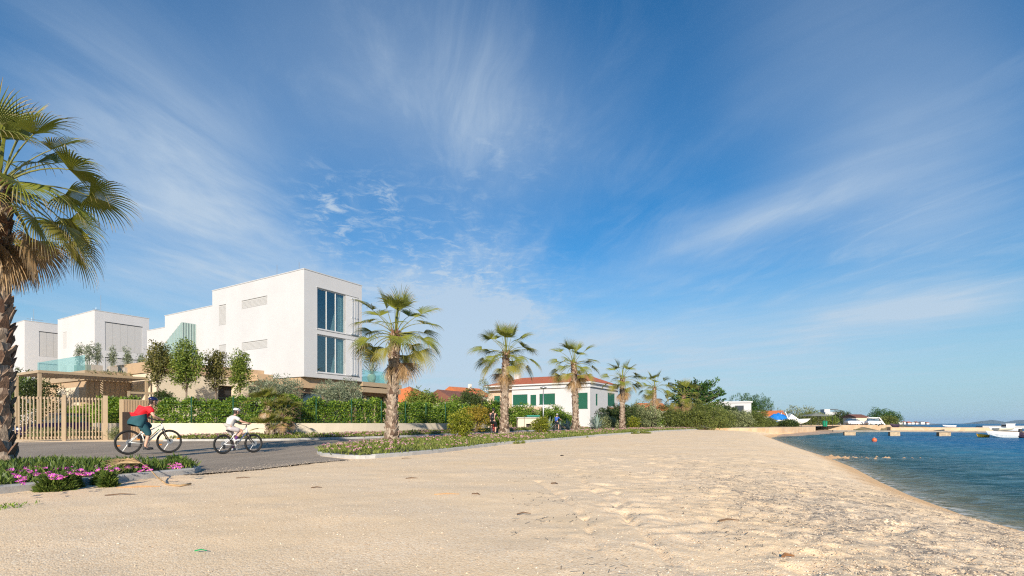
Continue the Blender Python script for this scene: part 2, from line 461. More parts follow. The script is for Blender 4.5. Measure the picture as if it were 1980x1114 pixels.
def sand_material():
    t = NT('gravel_sand')
    p = t.pos()
    dsh = t.attr('shore')
    v = t.n('ShaderNodeTexVoronoi', feature='F1', i_Scale=85, i_Randomness=1.0); t.l(p, v.inputs['Vector'])
    v2 = t.n('ShaderNodeTexVoronoi', feature='F1', i_Scale=31, i_Randomness=1.0); t.l(p, v2.inputs['Vector'])
    sx = t.n('ShaderNodeSeparateColor'); t.l(v.outputs['Color'], sx.inputs[0])
    peb = t.ramp(sx.outputs[0], [(0, (.58, .42, .255)), (.10, (.82, .60, .38)), (.5, (.94, .715, .46)), (.86, (.96, .76, .52)), (1, (.97, .835, .63))])
    big = t.noise(.55, 4, .6, p)
    peb = t.mix(t.ramp(big, [(.40, (0, 0, 0)), (.68, (.55, .55, .55))]), peb, (.92, .65, .36))
    pale = t.ramp(t.noise(.28, 3, .55, p), [(.5, (0, 0, 0)), (.75, (.3, .3, .3))])
    peb = t.mix(pale, peb, (.94, .75, .50))
    # shade in the hollows painted dark, with sea-grass and grey pebble tones, seaward side
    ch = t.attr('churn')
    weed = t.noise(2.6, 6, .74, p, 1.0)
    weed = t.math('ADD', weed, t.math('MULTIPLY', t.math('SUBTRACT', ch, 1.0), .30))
    shade_mask = t.ramp(weed, [(.43, (0, 0, 0)), (.56, (1, 1, 1))])
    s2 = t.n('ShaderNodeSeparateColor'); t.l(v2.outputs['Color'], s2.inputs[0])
    shade_fleck = t.ramp(s2.outputs[1], [(.38, (0, 0, 0)), (.42, (1, 1, 1))])
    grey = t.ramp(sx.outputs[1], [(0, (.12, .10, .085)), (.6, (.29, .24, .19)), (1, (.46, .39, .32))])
    col = t.mix(t.math('MULTIPLY', t.math('MULTIPLY', shade_mask, shade_fleck), .85), peb, grey)
    # wet band above the water
    wet = t.ramp(t.math('ADD', dsh, t.math('MULTIPLY', t.math('SUBTRACT', t.noise(1.4, 4, .6, p), .5), .10)), [(.03, (1, 1, 1)), (.10, (0, 0, 0))])
    # ramp above works on metres / 10
    col = t.mix(t.math('MULTIPLY', wet, .72), col, (.62, .37, .165))
    h = t.math('ADD', t.math('MULTIPLY', v.outputs['Distance'], -1.0), t.math('MULTIPLY', v2.outputs['Distance'], -.8))
    nrm = t.bump(h, .26, .012)
    return t.done(t.bsdf(col, .9, nrm=nrm, spec=.2))
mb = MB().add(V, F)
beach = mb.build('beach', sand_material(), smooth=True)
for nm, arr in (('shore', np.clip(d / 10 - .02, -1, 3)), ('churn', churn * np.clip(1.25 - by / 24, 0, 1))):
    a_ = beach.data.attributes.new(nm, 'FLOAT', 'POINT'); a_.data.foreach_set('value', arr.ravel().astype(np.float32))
tag(beach, 'pale gravel beach sloping down to the water', None, None, 'structure')

# loose pebbles lying on the gravel, thickest where the waves threw them up
def beach_z(x, y):
    s = y + 3.2
    i = np.clip(np.searchsorted(sv, s), 0, nI - 1); jx = np.clip(np.searchsorted(uv, x / (s * 1.05)), 0, nJ - 1)
    return bz[i, jx]
q = np.random.default_rng(17); n = 90000
py_ = 1.2 + 11.5 * q.random(n) ** 1.25; px_ = (-1.0 + 2.05 * q.random(n)) * (py_ + .4)
dsh_ = shoreX(py_) - px_
dens = .10 + .90 * np.clip((px_ - .2 - .10 * py_) / 1.8, 0, 1)
k_ = (dsh_ > .25) & (q.random(n) < dens * (.35 + 1.1 * fbm(px_ * 1.3, py_ * 1.3, 3, 9))) & ~((px_ < -4) & (py_ > 4.5))
px_, py_ = px_[k_], py_[k_]; n = len(px_)
rr_ = .003 + .0075 * q.random(n) ** 2; a0 = q.random(n) * 6.28; fl = .5 + .4 * q.random(n)
zz_ = beach_z(px_, py_)
ring = [np.stack([px_ + rr_ * (1.25 if m_ % 2 else .85) * np.cos(a0 + m_ * 1.2566), py_ + rr_ * (1.25 if m_ % 2 else .85) * np.sin(a0 + m_ * 1.2566), zz_ + rr_ * .05], 1) for m_ in range(5)]
topv = np.stack([px_ + rr_ * .15, py_ - rr_ * .1, zz_ + rr_ * fl * 1.2], 1)
PV_ = np.stack(ring + [topv], 1).reshape(-1, 3); b6 = np.arange(n)[:, None] * 6
PF_ = np.concatenate([b6 + np.array([m_, (m_ + 1) % 5, 5]) for m_ in range(5)], 0)
t = NT('pebbles')
M['pebbles'] = t.done(t.bsdf(t.ramp(t.island(), [(0, (.36, .27, .19)), (.2, (.68, .51, .34)), (.6, (.88, .68, .46)), (1, (.94, .81, .62))]), .85, spec=.25))
tag(MB().add(PV_, PF_).build('pebbles', M['pebbles'], smooth=True), 'loose small pebbles on the gravel beach', None, None, 'stuff')
# dry shreds of sea grass
n = 3600
py_ = 1.3 + 12 * q.random(n) ** 1.2; px_ = (.0 + 1.0 * q.random(n)) * (py_ + .5); dsh_ = shoreX(py_) - px_
k_ = (dsh_ > .5) & (fbm(px_ * 1.7 + 3, py_ * 1.7, 4, 23) + .12 * np.clip((px_ - .3 - .1 * py_) / 2, 0, 1) > .56)
px_, py_ = px_[k_], py_[k_]; n = len(px_); a0 = q.normal(.5, .8, n); ln_ = (.008 + .035 * q.random(n) ** 2) * np.clip(py_ / 4, .45, 1.3); wd_ = (.0016 + .002 * q.random(n)) * np.clip(py_ / 4, .5, 1.5)
zz_ = beach_z(px_, py_) + .007
dx_, dy_ = np.cos(a0), np.sin(a0)
SV_ = np.stack([np.stack([px_ + sx_ * ln_ * dx_ - sy_ * wd_ * dy_, py_ + sx_ * ln_ * dy_ + sy_ * wd_ * dx_, zz_ + h_ * .006], 1) for sx_, sy_, h_ in ((-1, -1, 0), (1, -1, 1), (1, 1, 1), (-1, 1, 0))], 1).reshape(-1, 3)
t = NT('dry_sea_grass'); M['sea_grass'] = t.done(t.bsdf(t.ramp(t.island(), [(0, (.05, .04, .032)), (.6, (.13, .10, .075)), (1, (.26, .20, .14))]), .9))
tag(MB().add(SV_, np.arange(4 * n).reshape(n, 4)).build('debris', M['sea_grass']), 'dark dry shreds of sea grass strewn over the gravel', None, None, 'stuff')

# inland ground reaching out to the horizon behind the houses
gx = np.concatenate([-np.geomspace(9000, 70, 26), np.linspace(-60, 60, 41), np.geomspace(66, 9000, 26)])
gy = np.concatenate([[-400, -60, -20], np.linspace(-8, 140, 75), np.geomspace(150, 9000, 24)])
GX, GY = np.meshgrid(gx, gy)
coast = np.where(GY < 130, shoreX(GY) - 6.0, 112 + (GY - 130) * .72)
coast = np.where(GY > 900, 112 + 770 * .72 - (GY - 900) * 3, coast)
GZ = np.where(GX < coast, np.minimum(L(GY), np.inf) - .12, SEA - 3)
GZ = np.where((GX > coast - 4) & (GX < coast), -.5, GZ)
GZ = np.where((GY > 40) & (GX < coast - 30), GZ + np.clip((GY - 60) / 90, 0, 1) * 2.2 * np.clip((coast - GX - 30) / 40, 0, 1), GZ)
gi = np.arange(GX.size).reshape(GX.shape)
GF = np.stack([gi[:-1, :-1], gi[:-1, 1:], gi[1:, 1:], gi[1:, :-1]], -1).reshape(-1, 4)
t = NT('dry_ground'); p = t.pos()
gm = t.done(t.bsdf(t.ramp(t.noise(.35, 5, .6, p), [(.3, (.09, .10, .035)), (.6, (.24, .19, .11)), (.8, (.36, .29, .19))]), .95))
tag(MB().add(np.stack([GX, GY, GZ], -1).reshape(-1, 3), GF).build('ground', gm, smooth=True), 'inland ground behind the beach', kind='structure')

# sea
def sea_material():
    t = NT('sea_water'); p = t.pos()
    dep = t.attr('depth')
    mp = t.n('ShaderNodeMapping'); mp.inputs['Scale'].default_value = (.42, 1.15, 1); mp.inputs['Rotation'].default_value = (0, 0, R(24)); t.l(p, mp.inputs[0])
    n1 = t.noise(1.25, 2, .5, mp.outputs[0], .5)
    n2 = t.noise(5.2, 4, .6, mp.outputs[0], .4)
    n3 = t.noise(.22, 3, .55, mp.outputs[0])
    h = t.math('ADD', t.math('ADD', t.math('MULTIPLY', n1, 1.35), t.math('MULTIPLY', n2, .10)), t.math('MULTIPLY', n3, 1.6))
    nrm = t.bump(h, 1.0, .62)
    patch = t.noise(.05, 4, .6, mp.outputs[0])
    deep = t.mix(t.ramp(patch, [(.35, (0, 0, 0)), (.7, (1, 1, 1))]), (.010, .115, .27), (.022, .19, .34))
    teal = (.065, .20, .225)
    c = t.mix(t.ramp(dep, [(.10, (0, 0, 0)), (.95, (1, 1, 1))]), teal, deep)
    body = t.n('ShaderNodeBsdfDiffuse'); t.l(c, body.inputs[0]); 
    tr = t.n('ShaderNodeBsdfTransparent'); tr.inputs[0].default_value = (.80, .90, .88, 1)
    cov = t.ramp(dep, [(.0, (.22, .22, .22)), (.08, (.42, .42, .42)), (.55, (1, 1, 1))])
    base = mix_shader(t, cov, tr.outputs[0], body.outputs[0])
    gl = t.n('ShaderNodeBsdfGlossy', i_Roughness=.13); gl.inputs[0].default_value = (1, 1, 1, 1); t.l(nrm, gl.inputs['Normal'])
    fr = t.n('ShaderNodeFresnel', i_IOR=1.33); t.l(nrm, fr.inputs['Normal'])
    fac = t.math('MULTIPLY', fr.outputs[0], .50)
    sh = mix_shader(t, fac, base, gl.outputs[0])
    # thin foam along the swash line
    fo = t.n('ShaderNodeBsdfDiffuse'); fo.inputs[0].default_value = (.78, .78, .74, 1)
    ff = t.math('MULTIPLY', t.ramp(dep, [(.0, (1, 1, 1)), (.016, (.35, .35, .35)), (.045, (0, 0, 0))]), t.ramp(t.noise(5, 5, .7, p), [(.46, (0, 0, 0)), (.6, (.75, .75, .75))]))
    return t.done(mix_shader(t, ff, sh, fo.outputs[0]))
wy = np.concatenate([np.linspace(-20, 0, 12), np.linspace(.5, 45, 210), np.geomspace(45.5, 150, 120), np.geomspace(155, 12000, 28)])
ww = np.concatenate([np.linspace(0, 1, 150) ** 1.6])
WX = []; 
for yy in wy:
    x0 = float(shoreX(min(yy, 130))) - 1.2 if yy <= 135 else (118 + (yy - 135) * .7 if yy < 900 else 640 - (yy - 900) * 4)
    x0 = max(x0, -14000)
    WX.append(x0 + (max(60, yy * 1.6) + 40 - 0 * x0) * ww * (1 if yy < 900 else 2.2))
WX = np.array(WX); WY = np.repeat(wy[:, None], len(ww), 1)
dd = shoreX(np.minimum(WY, 130)) - WX
dep = np.clip(-dd * .17, 0, 2.7)
dep = np.where(WY > 130, 2.6, dep)
amp = np.clip(dep / .5, .0, 1) * np.clip(WY / 4, .3, 1) * np.clip(2 - WY / 70, 0, 1)
WZ = SEA + amp * ((fbm(WX * .55 + WY * .25, WY * 1.1 - WX * .42, 3, 5) - .45) * .19) + .012
# one small breaker running in to the beach
bl = np.exp(-((dd + 1.15 + .25 * np.sin(WY * .9)) / .16) ** 2) * np.clip((WY - 7) / 4, 0, 1) * np.clip((30 - WY) / 12, 0, 1)
WZ = WZ + .07 * bl
wi = np.arange(WX.size).reshape(WX.shape)
WF = np.stack([wi[:-1, :-1], wi[:-1, 1:], wi[1:, 1:], wi[1:, :-1]], -1).reshape(-1, 4)
sea = MB().add(np.stack([WX, WY, WZ], -1).reshape(-1, 3), WF).build('sea', sea_material(), smooth=True)
a_ = sea.data.attributes.new('depth', 'FLOAT', 'POINT'); a_.data.foreach_set('value', (dep / 2.7).ravel().astype(np.float32))
tag(sea, 'blue wind rippled sea', kind='structure')

# ------------------------------------------------------------------ road, kerbs, planting beds
def resample(P, step):
    P = [Vector((p[0], p[1])) for p in P]; out = [P[0]]
    for a, b in zip(P[:-1], P[1:]):
        n = max(1, int((b - a).length / step))
        out += [a.lerp(b, (i + 1) / n) for i in range(n)]
    return out
def smooth_path(P, k=2):
    P = [Vector((p[0], p[1])) for p in P]
    for _ in range(k):
        Q = [P[0]]
        for a, b in zip(P[:-1], P[1:]): Q += [a.lerp(b, .25), a.lerp(b, .75)]
        Q.append(P[-1]); P = Q
    return P
def offset(P, dist):
    out = []
    for i, p in enumerate(P):
        t_ = (P[min(i + 1, len(P) - 1)] - P[max(i - 1, 0)]).normalized()
        out.append(p + Vector((-t_.y, t_.x)) * dist)
    return out
FAR_KERB = smooth_path([(-30, 22.6), (-17, 25.3), (-12.6, 25.5), (-10, 27), (-7.2, 29.6), (-4.4, 34.6), (1.0, 44), (8.8, 58), (15, 70)])
FRONT2 = [(-6.62, 19.4), (-6.5, 17.2), (-5.6, 14.9), (-3.95, 13.6), (-2.7, 15.7), (-1.45, 19.4), (-.3, 22.3), (1.1, 24.6), (2.9, 27.6), (5.9, 33.6), (13, 44.5), (20, 56)]
FRONT2 = [Vector(p) for p in FRONT2]
tip2 = smooth_path(FRONT2[:4] + [Vector((-3.3, 14.7))], 2)[:-1]
FRONT2S = tip2 + smooth_path([FRONT2[3] + (FRONT2[4] - FRONT2[3]) * .2] + FRONT2[4:], 1)
BACK2 = [Vector(p) for p in [(-6.62, 19.4), (-6.2, 22.5), (-1.5, 31.2), (3.9, 39.6), (9.2, 48.6), (17.5, 62), (20, 66)]]
FRONT1 = [Vector((-13.5, -12.5)), Vector((-7.5, 5.05)), Vector((-5.95, 9.7))]
END1 = smooth_path([Vector((-5.95, 9.7)), Vector((-6.3, 10.6)), Vector((-8, 10.9)), Vector((-10.6, 10.9)), Vector((-13, 9))], 2)

def sheet(name, poly, mats, dz, step=.6, zf=None, jitter=0.0):
    """A draped sheet filling a ground polygon (grid cells whose centre lies inside, edges snapped by fine step)."""
    import mathutils
    P = [Vector((p[0], p[1])) for p in poly]
    if jitter:
        P = [p + Vector((random.uniform(-jitter, jitter), random.uniform(-jitter, jitter))) for p in resample(P + [P[0]], .35)][:-1]
    else: P = resample(P + [P[0]], 1.2)[:-1]
    xs = [p.x for p in P]; ys = [p.y for p in P]
    pts = list(P)
    from mathutils import geometry as ge
    y = min(ys) + step / 2
    while y < max(ys):
        x = min(xs) + step / 2
        while x < max(xs):
            q = Vector((x, y))
            ins = False; j = len(P) - 1
            for i in range(len(P)):
                if (P[i].y > y) != (P[j].y > y) and x < (P[j].x - P[i].x) * (y - P[i].y) / (P[j].y - P[i].y) + P[i].x: ins = not ins
                j = i
            if ins and min((q - p).length_squared for p in P) > (step * .3) ** 2: pts.append(q)
            x += step
        y += step
    n = len(P)
    vo, eo, fo, *_ = ge.delaunay_2d_cdt(pts, [(i, (i + 1) % n) for i in range(n)], [list(range(n))], 1, 1e-4)
    zf = zf or (lambda x, y: float(zg(x, y)))
    V = [(v_.x, v_.y, zf(v_.x, v_.y) + dz) for v_ in vo]
    return MB().add(V, [tuple(f) for f in fo]).build(name, mats, smooth=True)

t = NT('asphalt'); p = t.pos()
v = t.n('ShaderNodeTexVoronoi', i_Scale=55); t.l(p, v.inputs['Vector'])
s = t.n('ShaderNodeSeparateColor'); t.l(v.outputs['Color'], s.inputs[0])
agg = t.ramp(s.outputs[0], [(0, (.19, .155, .118)), (.6, (.32, .262, .195)), (1, (.48, .39, .30))])
mp = t.n('ShaderNodeMapping'); mp.inputs['Rotation'].default_value = (0, 0, R(-33)); mp.inputs['Scale'].default_value = (1.3, .12, 1); t.l(p, mp.inputs[0])
lane = t.ramp(t.noise(1.0, 4, .6, mp.outputs[0]), [(.42, (0, 0, 0)), (.72, (.75, .75, .75))])
col = t.mix(lane, agg, (.44, .36, .27))
col = t.mix(t.ramp(t.noise(.5, 5, .65, p), [(.5, (0, 0, 0)), (.8, (.6, .6, .6))]), col, (.48, .39, .29))
M['asphalt'] = t.done(t.bsdf(col, .88, nrm=t.bump(v.outputs['Distance'], .4, .008), spec=.3))
road_poly = [(-32, 19)] + [tuple(p) for p in FAR_KERB] + [(20, 66)] + [tuple(p) for p in reversed(BACK2)] + [(-6.4, 17.0), (-5.5, 14.8), (-4.2, 13.4), (-4.9, 12.0), (-5.2, 10.6), (-5.9, 9.5), (-7, 9.2), (-12, 8), (-32, 4)]
road_land = lambda x, y: float(L(y))
road = sheet('road', road_poly, M['asphalt'], .016, .8, lambda x, y: float(max(zg(x, y), L(y) - .05)))
tag(road, 'grey asphalt seaside road', kind='structure')
co = np.empty(len(beach.data.vertices) * 3, np.float32); beach.data.vertices.foreach_get('co', co); co = co.reshape(-1, 3)
rx_ = np.array([p_.x for p_ in resample(road_poly, .4)]); ry_ = np.array([p_.y for p_ in resample(road_poly, .4)])
sel_ = np.where((co[:, 0] < 12) & (co[:, 1] > 5))[0]; deep_in = np.zeros(len(co))
for i_ in range(0, len(sel_), 4000):
    c_ = co[sel_[i_:i_ + 4000]]; deep_in[sel_[i_:i_ + 4000]] = np.clip(np.sqrt(((c_[:, 0:1] - rx_) ** 2 + (c_[:, 1:2] - ry_) ** 2).min(1)) / .5, 0, 1)
ins = np.zeros(len(co), bool); j_ = len(road_poly) - 1
for i_ in range(len(road_poly)):          # the gravel sheet dips under the asphalt
    (x1, y1), (x2, y2) = road_poly[i_], road_poly[j_]
    if y1 != y2: ins ^= ((y1 > co[:, 1]) != (y2 > co[:, 1])) & (co[:, 0] < (x2 - x1) * (co[:, 1] - y1) / (y2 - y1) + x1)
    j_ = i_
co[ins, 2] -= .045 * deep_in[ins]
beach.data.vertices.foreach_set('co', co.ravel()); beach.data.update()
# loose gravel spilling where the beach meets the road
t = NT('spilled_gravel'); p = t.pos()
v = t.n('ShaderNodeTexVoronoi', i_Scale=38); t.l(p, v.inputs['Vector'])
s = t.n('ShaderNodeSeparateColor'); t.l(v.outputs['Color'], s.inputs[0])
M['spill'] = t.done(t.bsdf(t.ramp(s.outputs[0], [(0, (.30, .24, .18)), (.5, (.52, .42, .31)), (1, (.80, .65, .48))]), .9, nrm=t.bump(v.outputs['Distance'], .8, .015)))
def scatter_stones(name, poly, n, r0, r1, m, seed, zf=zg, dz=0.0, label=None):
    q = np.random.default_rng(seed); mb = MB(); P = [Vector(p_) for p_ in poly]
    for k in range(n):
        a = q.random(); b = q.random(); i = int(a * (len(P) - 1)); f = a * (len(P) - 1) - i
        c = P[i].lerp(P[i + 1], f) + Vector((q.normal() * .32, q.normal() * .32))
        r = r0 + (r1 - r0) * b ** 3
        V = [(c.x + r * sx * (.7 + .6 * q.random()), c.y + r * sy * (.7 + .6 * q.random()), float(zf(c.x, c.y)) + dz + r * sz) for sx, sy, sz in ((1, 0, 0.1), (0, 1, .1), (-1, 0, .1), (0, -1, .1), (.1, .1, .8))]
        mb.add(V, [(0, 1, 4), (1, 2, 4), (2, 3, 4), (3, 0, 4)])
    o = mb.build(name, m)
    return tag(o, label, None, None, 'stuff')
scatter_stones('gravel', [(-3.9, 13.3), (-4.7, 12.3), (-5.1, 11.2), (-5.5, 10.2), (-6.0, 9.6)], 1800, .004, .012, M['spill'], 5, lambda x, y: max(zg(x, y), L(y) - .05), .018, 'loose grey gravel along the asphalt edge')

def kerb(name, path, zt, w_=.15, drop=.25, label=None, blocks=1.0, zf=None):
    P = resample(path, blocks); mb = MB()
    zf = zf or (lambda x, y: float(L(y)))
    q = random.Random(4)
    for a, b in zip(P[:-1], P[1:]):
        if (b - a).length < .05: continue
        dr = (b - a).normalized(); n = Vector((-dr.y, dr.x)) * w_
        a2 = a + dr * .003; b2 = b - dr * .003; dz = q.uniform(-.004, .004)
        V = []
        for p_ in (a2, b2):
            z = zf(p_.x, p_.y)
            V += [(p_.x, p_.y, z - drop), (p_.x, p_.y, z + zt - .02 + dz), (p_.x + n.x * .13, p_.y + n.y * .13, z + zt + dz), (p_.x + n.x, p_.y + n.y, z + zt + dz), (p_.x + n.x, p_.y + n.y, z - drop)]
        F = [(i, i + 1, i + 6, i + 5) for i in range(4)] + [(0, 4, 3, 2, 1), (5, 6, 7, 8, 9)]
        mb.add(V, F)
    return tag(mb.build(name, M['concrete']), label, kind='structure')
kerb('kerb', [FRONT1[0], FRONT1[1], FRONT1[2]], .115, label='grey concrete kerb along the beach below the big palm', zf=lambda x, y: float(min(zg(x, y) + .03, L(y))))
kerb('kerb', END1, .10, label='kerb round the end of the flower bed')
kerb('kerb', tip2, .10, w_=.17, blocks=.42, label='rounded kerb of short concrete blocks')
kerb('kerb', FRONT2S[len(tip2):], .12, label='long concrete kerb between beach and planting', zf=lambda x, y: float(min(zg(x, y) + .02, L(y))))
kerb('kerb', [p for p in FAR_KERB if p.x > -17.5], .12, label='kerb on the far side of the road')

def inside(P, x, y):
    ins = False; j = len(P) - 1
    for i in range(len(P)):
        if (P[i][1] > y) != (P[j][1] > y) and x < (P[j][0] - P[i][0]) * (y - P[i][1]) / (P[j][1] - P[i][1]) + P[i][0]: ins = not ins
        j = i
    return ins
M['soil'] = plain('bed_soil', (.10, .075, .05), .95, var=.3, scale=4, bump=.3)
bed1 = [FRONT1[0] + Vector((-.12, .0)), FRONT1[1] + Vector((-.12, 0)), FRONT1[2] + Vector((-.12, 0))] + [p + Vector((0, -.12)) for p in END1[1:]] + [Vector((-17, -6))]
bed2 = [p for p in BACK2][::-1] + [p for p in FRONT2S]
bed3 = [p for p in FAR_KERB if p.x > -17] ; bed3 = bed3 + offset([p for p in FAR_KERB if p.x > -17], 2.6)[::-1]
def bedz(P, h, k=1.4):
    B = resample(list(P) + [P[0]], .5)
    Bx = np.array([b.x for b in B]); By = np.array([b.y for b in B])
    def f(x, y):
        dd_ = math.sqrt(float(np.min((Bx - x) ** 2 + (By - y) ** 2)))
        return float(L(y)) + .05 + h * (1 - math.exp(-dd_ / k))
    return f
z1 = bedz(bed1, .10); z2 = bedz(bed2, .08); z3 = bedz(bed3, .22)
tag(sheet('bed_ground', bed1, M['soil'], .0, .7, z1), 'soil of the flower bed', kind='structure')
tag(sheet('bed_ground', bed2, M['soil'], .0, 1.0, z2), 'soil of the long palm bed', kind='structure')
tag(sheet('bed_ground', bed3, M['soil'], .0, 1.0, z3), 'soil of the bed below the garden wall', kind='structure')
# ------------------------------------------------------------------ leaves
def unit(v): return v / np.maximum(np.linalg.norm(v, axis=-1, keepdims=True), 1e-9)
def blades(P, D, Ln, Wd, q, mid=.5):
    n = len(P); S = unit(np.cross(D, q.normal(size=(n, 3))))
    Ln = np.broadcast_to(Ln, (n,))[:, None]; Wd = np.broadcast_to(Wd, (n,))[:, None]
    V = np.stack([P, P + D * Ln * mid + S * Wd / 2, P + D * Ln, P + D * Ln * mid - S * Wd / 2], 1).reshape(-1, 3)
    return V, np.arange(4 * n).reshape(n, 4)
def leaf_clumps(C, rad, per, ln, wd, seed, up=.25, out=.8):
    """leaf blades in small clumps round the points C"""
    q = np.random.default_rng(seed); C = np.asarray(C, float); m = len(C)
    rad = np.broadcast_to(rad, (m,))
    Cn = np.repeat(C, per, 0); Rn = np.repeat(rad, per)
    d_ = unit(q.normal(size=(m * per, 3)))
    P = Cn + d_ * (Rn * q.random(m * per) ** .45)[:, None]
    D = unit(d_ * out + q.normal(size=(m * per, 3)) * .55 + np.array([0, 0, up]))
    L_ = ln * (.65 + .7 * q.random(m * per))
    return blades(P, D, L_, L_ * wd / ln, q)
def ellipsoid_points(n, c, r, seed, shell=.5, rough=.25, flat_bottom=0.0):
    q = np.random.default_rng(seed)
    d_ = unit(q.normal(size=(n, 3)))
    k = 1 - shell * q.random(n) ** 1.6
    lump = fbm(d_[:, 0] * 2.3 + 9 + d_[:, 2] * 1.3, d_[:, 1] * 2.3 + 7 - d_[:, 2], 3, seed)
    k = k * (1 + rough * 2.2 * (lump - .45))
    P = d_ * k[:, None] * np.asarray(r)
    if flat_bottom: P[:, 2] = np.where(P[:, 2] < 0, P[:, 2] * flat_bottom, P[:, 2])
    return P + np.asarray(c)
M['leaf_oak'] = leafmat('holm_oak_leaf', (.030, .060, .010), (.14, .21, .03), (.36, .40, .07))
M['leaf_oak2'] = leafmat('rusty_oak_leaf', (.035, .042, .012), (.14, .145, .035), (.33, .29, .09))
M['leaf_olive'] = leafmat('olive_leaf', (.07, .105, .055), (.22, .26, .155), (.42, .45, .31))
M['leaf_hedge'] = leafmat('laurel_leaf', (.020, .055, .008), (.125, .225, .022), (.34, .44, .06), .3, .42, 1.1)
M['leaf_yellow'] = leafmat('yellow_green_leaf', (.07, .105, .010), (.22, .25, .02), (.44, .42, .05), .35)
M['leaf_orange'] = leafmat('orange_green_leaf', (.13, .115, .012), (.33, .25, .025), (.48, .34, .05), .35)
M['leaf_dark'] = leafmat('dark_shrub_leaf', (.020, .042, .010), (.050, .085, .018), (.12, .15, .04))
M['leaf_tamarisk'] = leafmat('tamarisk_leaf', (.035, .055, .012), (.135, .17, .035), (.29, .32, .08))
M['leaf_grey'] = leafmat('grey_shrub_leaf', (.06, .08, .035), (.22, .255, .11), (.42, .44, .22))
M['leaf_pine'] = leafmat('cypress_leaf', (.014, .050, .010), (.05, .125, .020), (.13, .21, .04))
M['bark'] = plain('bark', (.20, .15, .11), .9, var=.3, scale=8, bump=.4)
M['agave'] = leafmat('agave_leaf', (.13, .20, .17), (.24, .33, .29), (.38, .46, .41), .05, .5)

def build_tree(name, loc, trunk_h, trunk_r, cc, cr, lm, label, cat='tree', group=None, seed=1, nclump=170, per=26, ln=.11, wd=.06, shell=.6, rough=.3, crad=.2, limbs=7, lean=(0, 0), flat=0.0, up=.25):
    """tapered trunk with limbs and a crown of leaf clumps; cc is the crown centre above the base"""
    root = empty(name, loc, 0, label, cat, group)
    q = random.Random(seed); mb = MB()
    top = Vector((lean[0], lean[1], trunk_h))
    mid = top * .5 + Vector((q.uniform(-.05, .05), q.uniform(-.05, .05), 0))
    mb.tube([(0, 0, -.25), (0, 0, .05), mid, top], [trunk_r * 1.3, trunk_r * 1.1, trunk_r * .9, trunk_r * .7], 8)
    c = Vector(cc)
    for k in range(limbs):
        a = 2 * math.pi * k / limbs + q.uniform(-.4, .4); zz = q.uniform(-.5, .75)
        e = c + Vector((cr[0] * .75 * math.cos(a) * math.sqrt(1 - zz * zz), cr[1] * .75 * math.sin(a) * math.sqrt(1 - zz * zz), cr[2] * zz))
        s0 = top * q.uniform(.8, 1.0); m_ = s0.lerp(e, .5) + Vector((0, 0, .12 * cr[2]))
        mb.tube([s0, m_, e], [trunk_r * .5, trunk_r * .32, trunk_r * .1], 5)
    mb.tube([top, top.lerp(c, .8) + Vector((0.02, 0, 0)), c + Vector((0, 0, cr[2] * .7))], [trunk_r * .7, trunk_r * .4, trunk_r * .1], 6)
    mb.build('trunk', M['bark'], root, True)
    C = ellipsoid_points(nclump, cc, cr, seed, shell, rough, flat)
    V_, F_ = leaf_clumps(C, crad, per, ln, wd, seed + 5, up)
    MB().add(V_, F_).build('crown', lm, root)
    return root
def build_shrub(name, loc, cc, cr, lm, label, cat='shrub', group=None, seed=1, nclump=130, per=26, ln=.10, wd=.055, shell=.75, rough=.3, crad=.18, flat=1.0, up=.3, stems=6):
    root = empty(name, loc, 0, label, cat, group)
    q = random.Random(seed); mb = MB()
    for k in range(stems):
        a = 2 * math.pi * k / stems + q.uniform(-.4, .4)
        e = Vector(cc) + Vector((cr[0] * .6 * math.cos(a), cr[1] * .6 * math.sin(a), cr[2] * q.uniform(-.1, .5)))
        mb.tube([(0.04 * math.cos(a), .04 * math.sin(a), -.1), (e.x * .4, e.y * .4, e.z * .55), e], [.03, .02, .008], 5)
    mb.build('stem', M['bark'], root, True)
    C = ellipsoid_points(nclump, cc, cr, seed, shell, rough, flat)
    C = C[C[:, 2] > .04]
    V_, F_ = leaf_clumps(C, crad, per, ln, wd, seed + 5, up)
    MB().add(V_, F_).build('foliage', lm, root)
    return root

# ------------------------------------------------------------------ fan palms
def frond_material(name, base, mid, tip, transl=.32):
    t = NT(name)
    a = t.attr('t'); r = t.island(); nz = t.noise(3.0, 3, .6, t.coord())
    s = t.math('ADD', a, t.math('MULTIPLY', t.math('SUBTRACT', r, .5), .34))
    s = t.math('ADD', s, t.math('MULTIPLY', t.math('SUBTRACT', nz, .5), .25))
    col = t.ramp(s, [(0, base), (.45, mid), (.74, mid), (.95, tip)])
    b = t.bsdf(col, .42, spec=.5)
    tr = t.n('ShaderNodeBsdfTranslucent'); t.l(col, tr.inputs[0])
    return t.done(mix_shader(t, transl, b, tr.outputs[0]))
M['frond'] = frond_material('palm_frond', (.25, .255, .030), (.195, .22, .030), (.46, .36, .16))
M['frond_y'] = frond_material('yellowing_frond', (.28, .27, .035), (.30, .27, .06), (.50, .36, .18))
M['frond_dead'] = frond_material('dead_frond', (.30, .19, .09), (.36, .23, .11), (.48, .34, .19), .12)
M['petiole'] = plain('petiole', (.20, .20, .045), .5, var=.3)

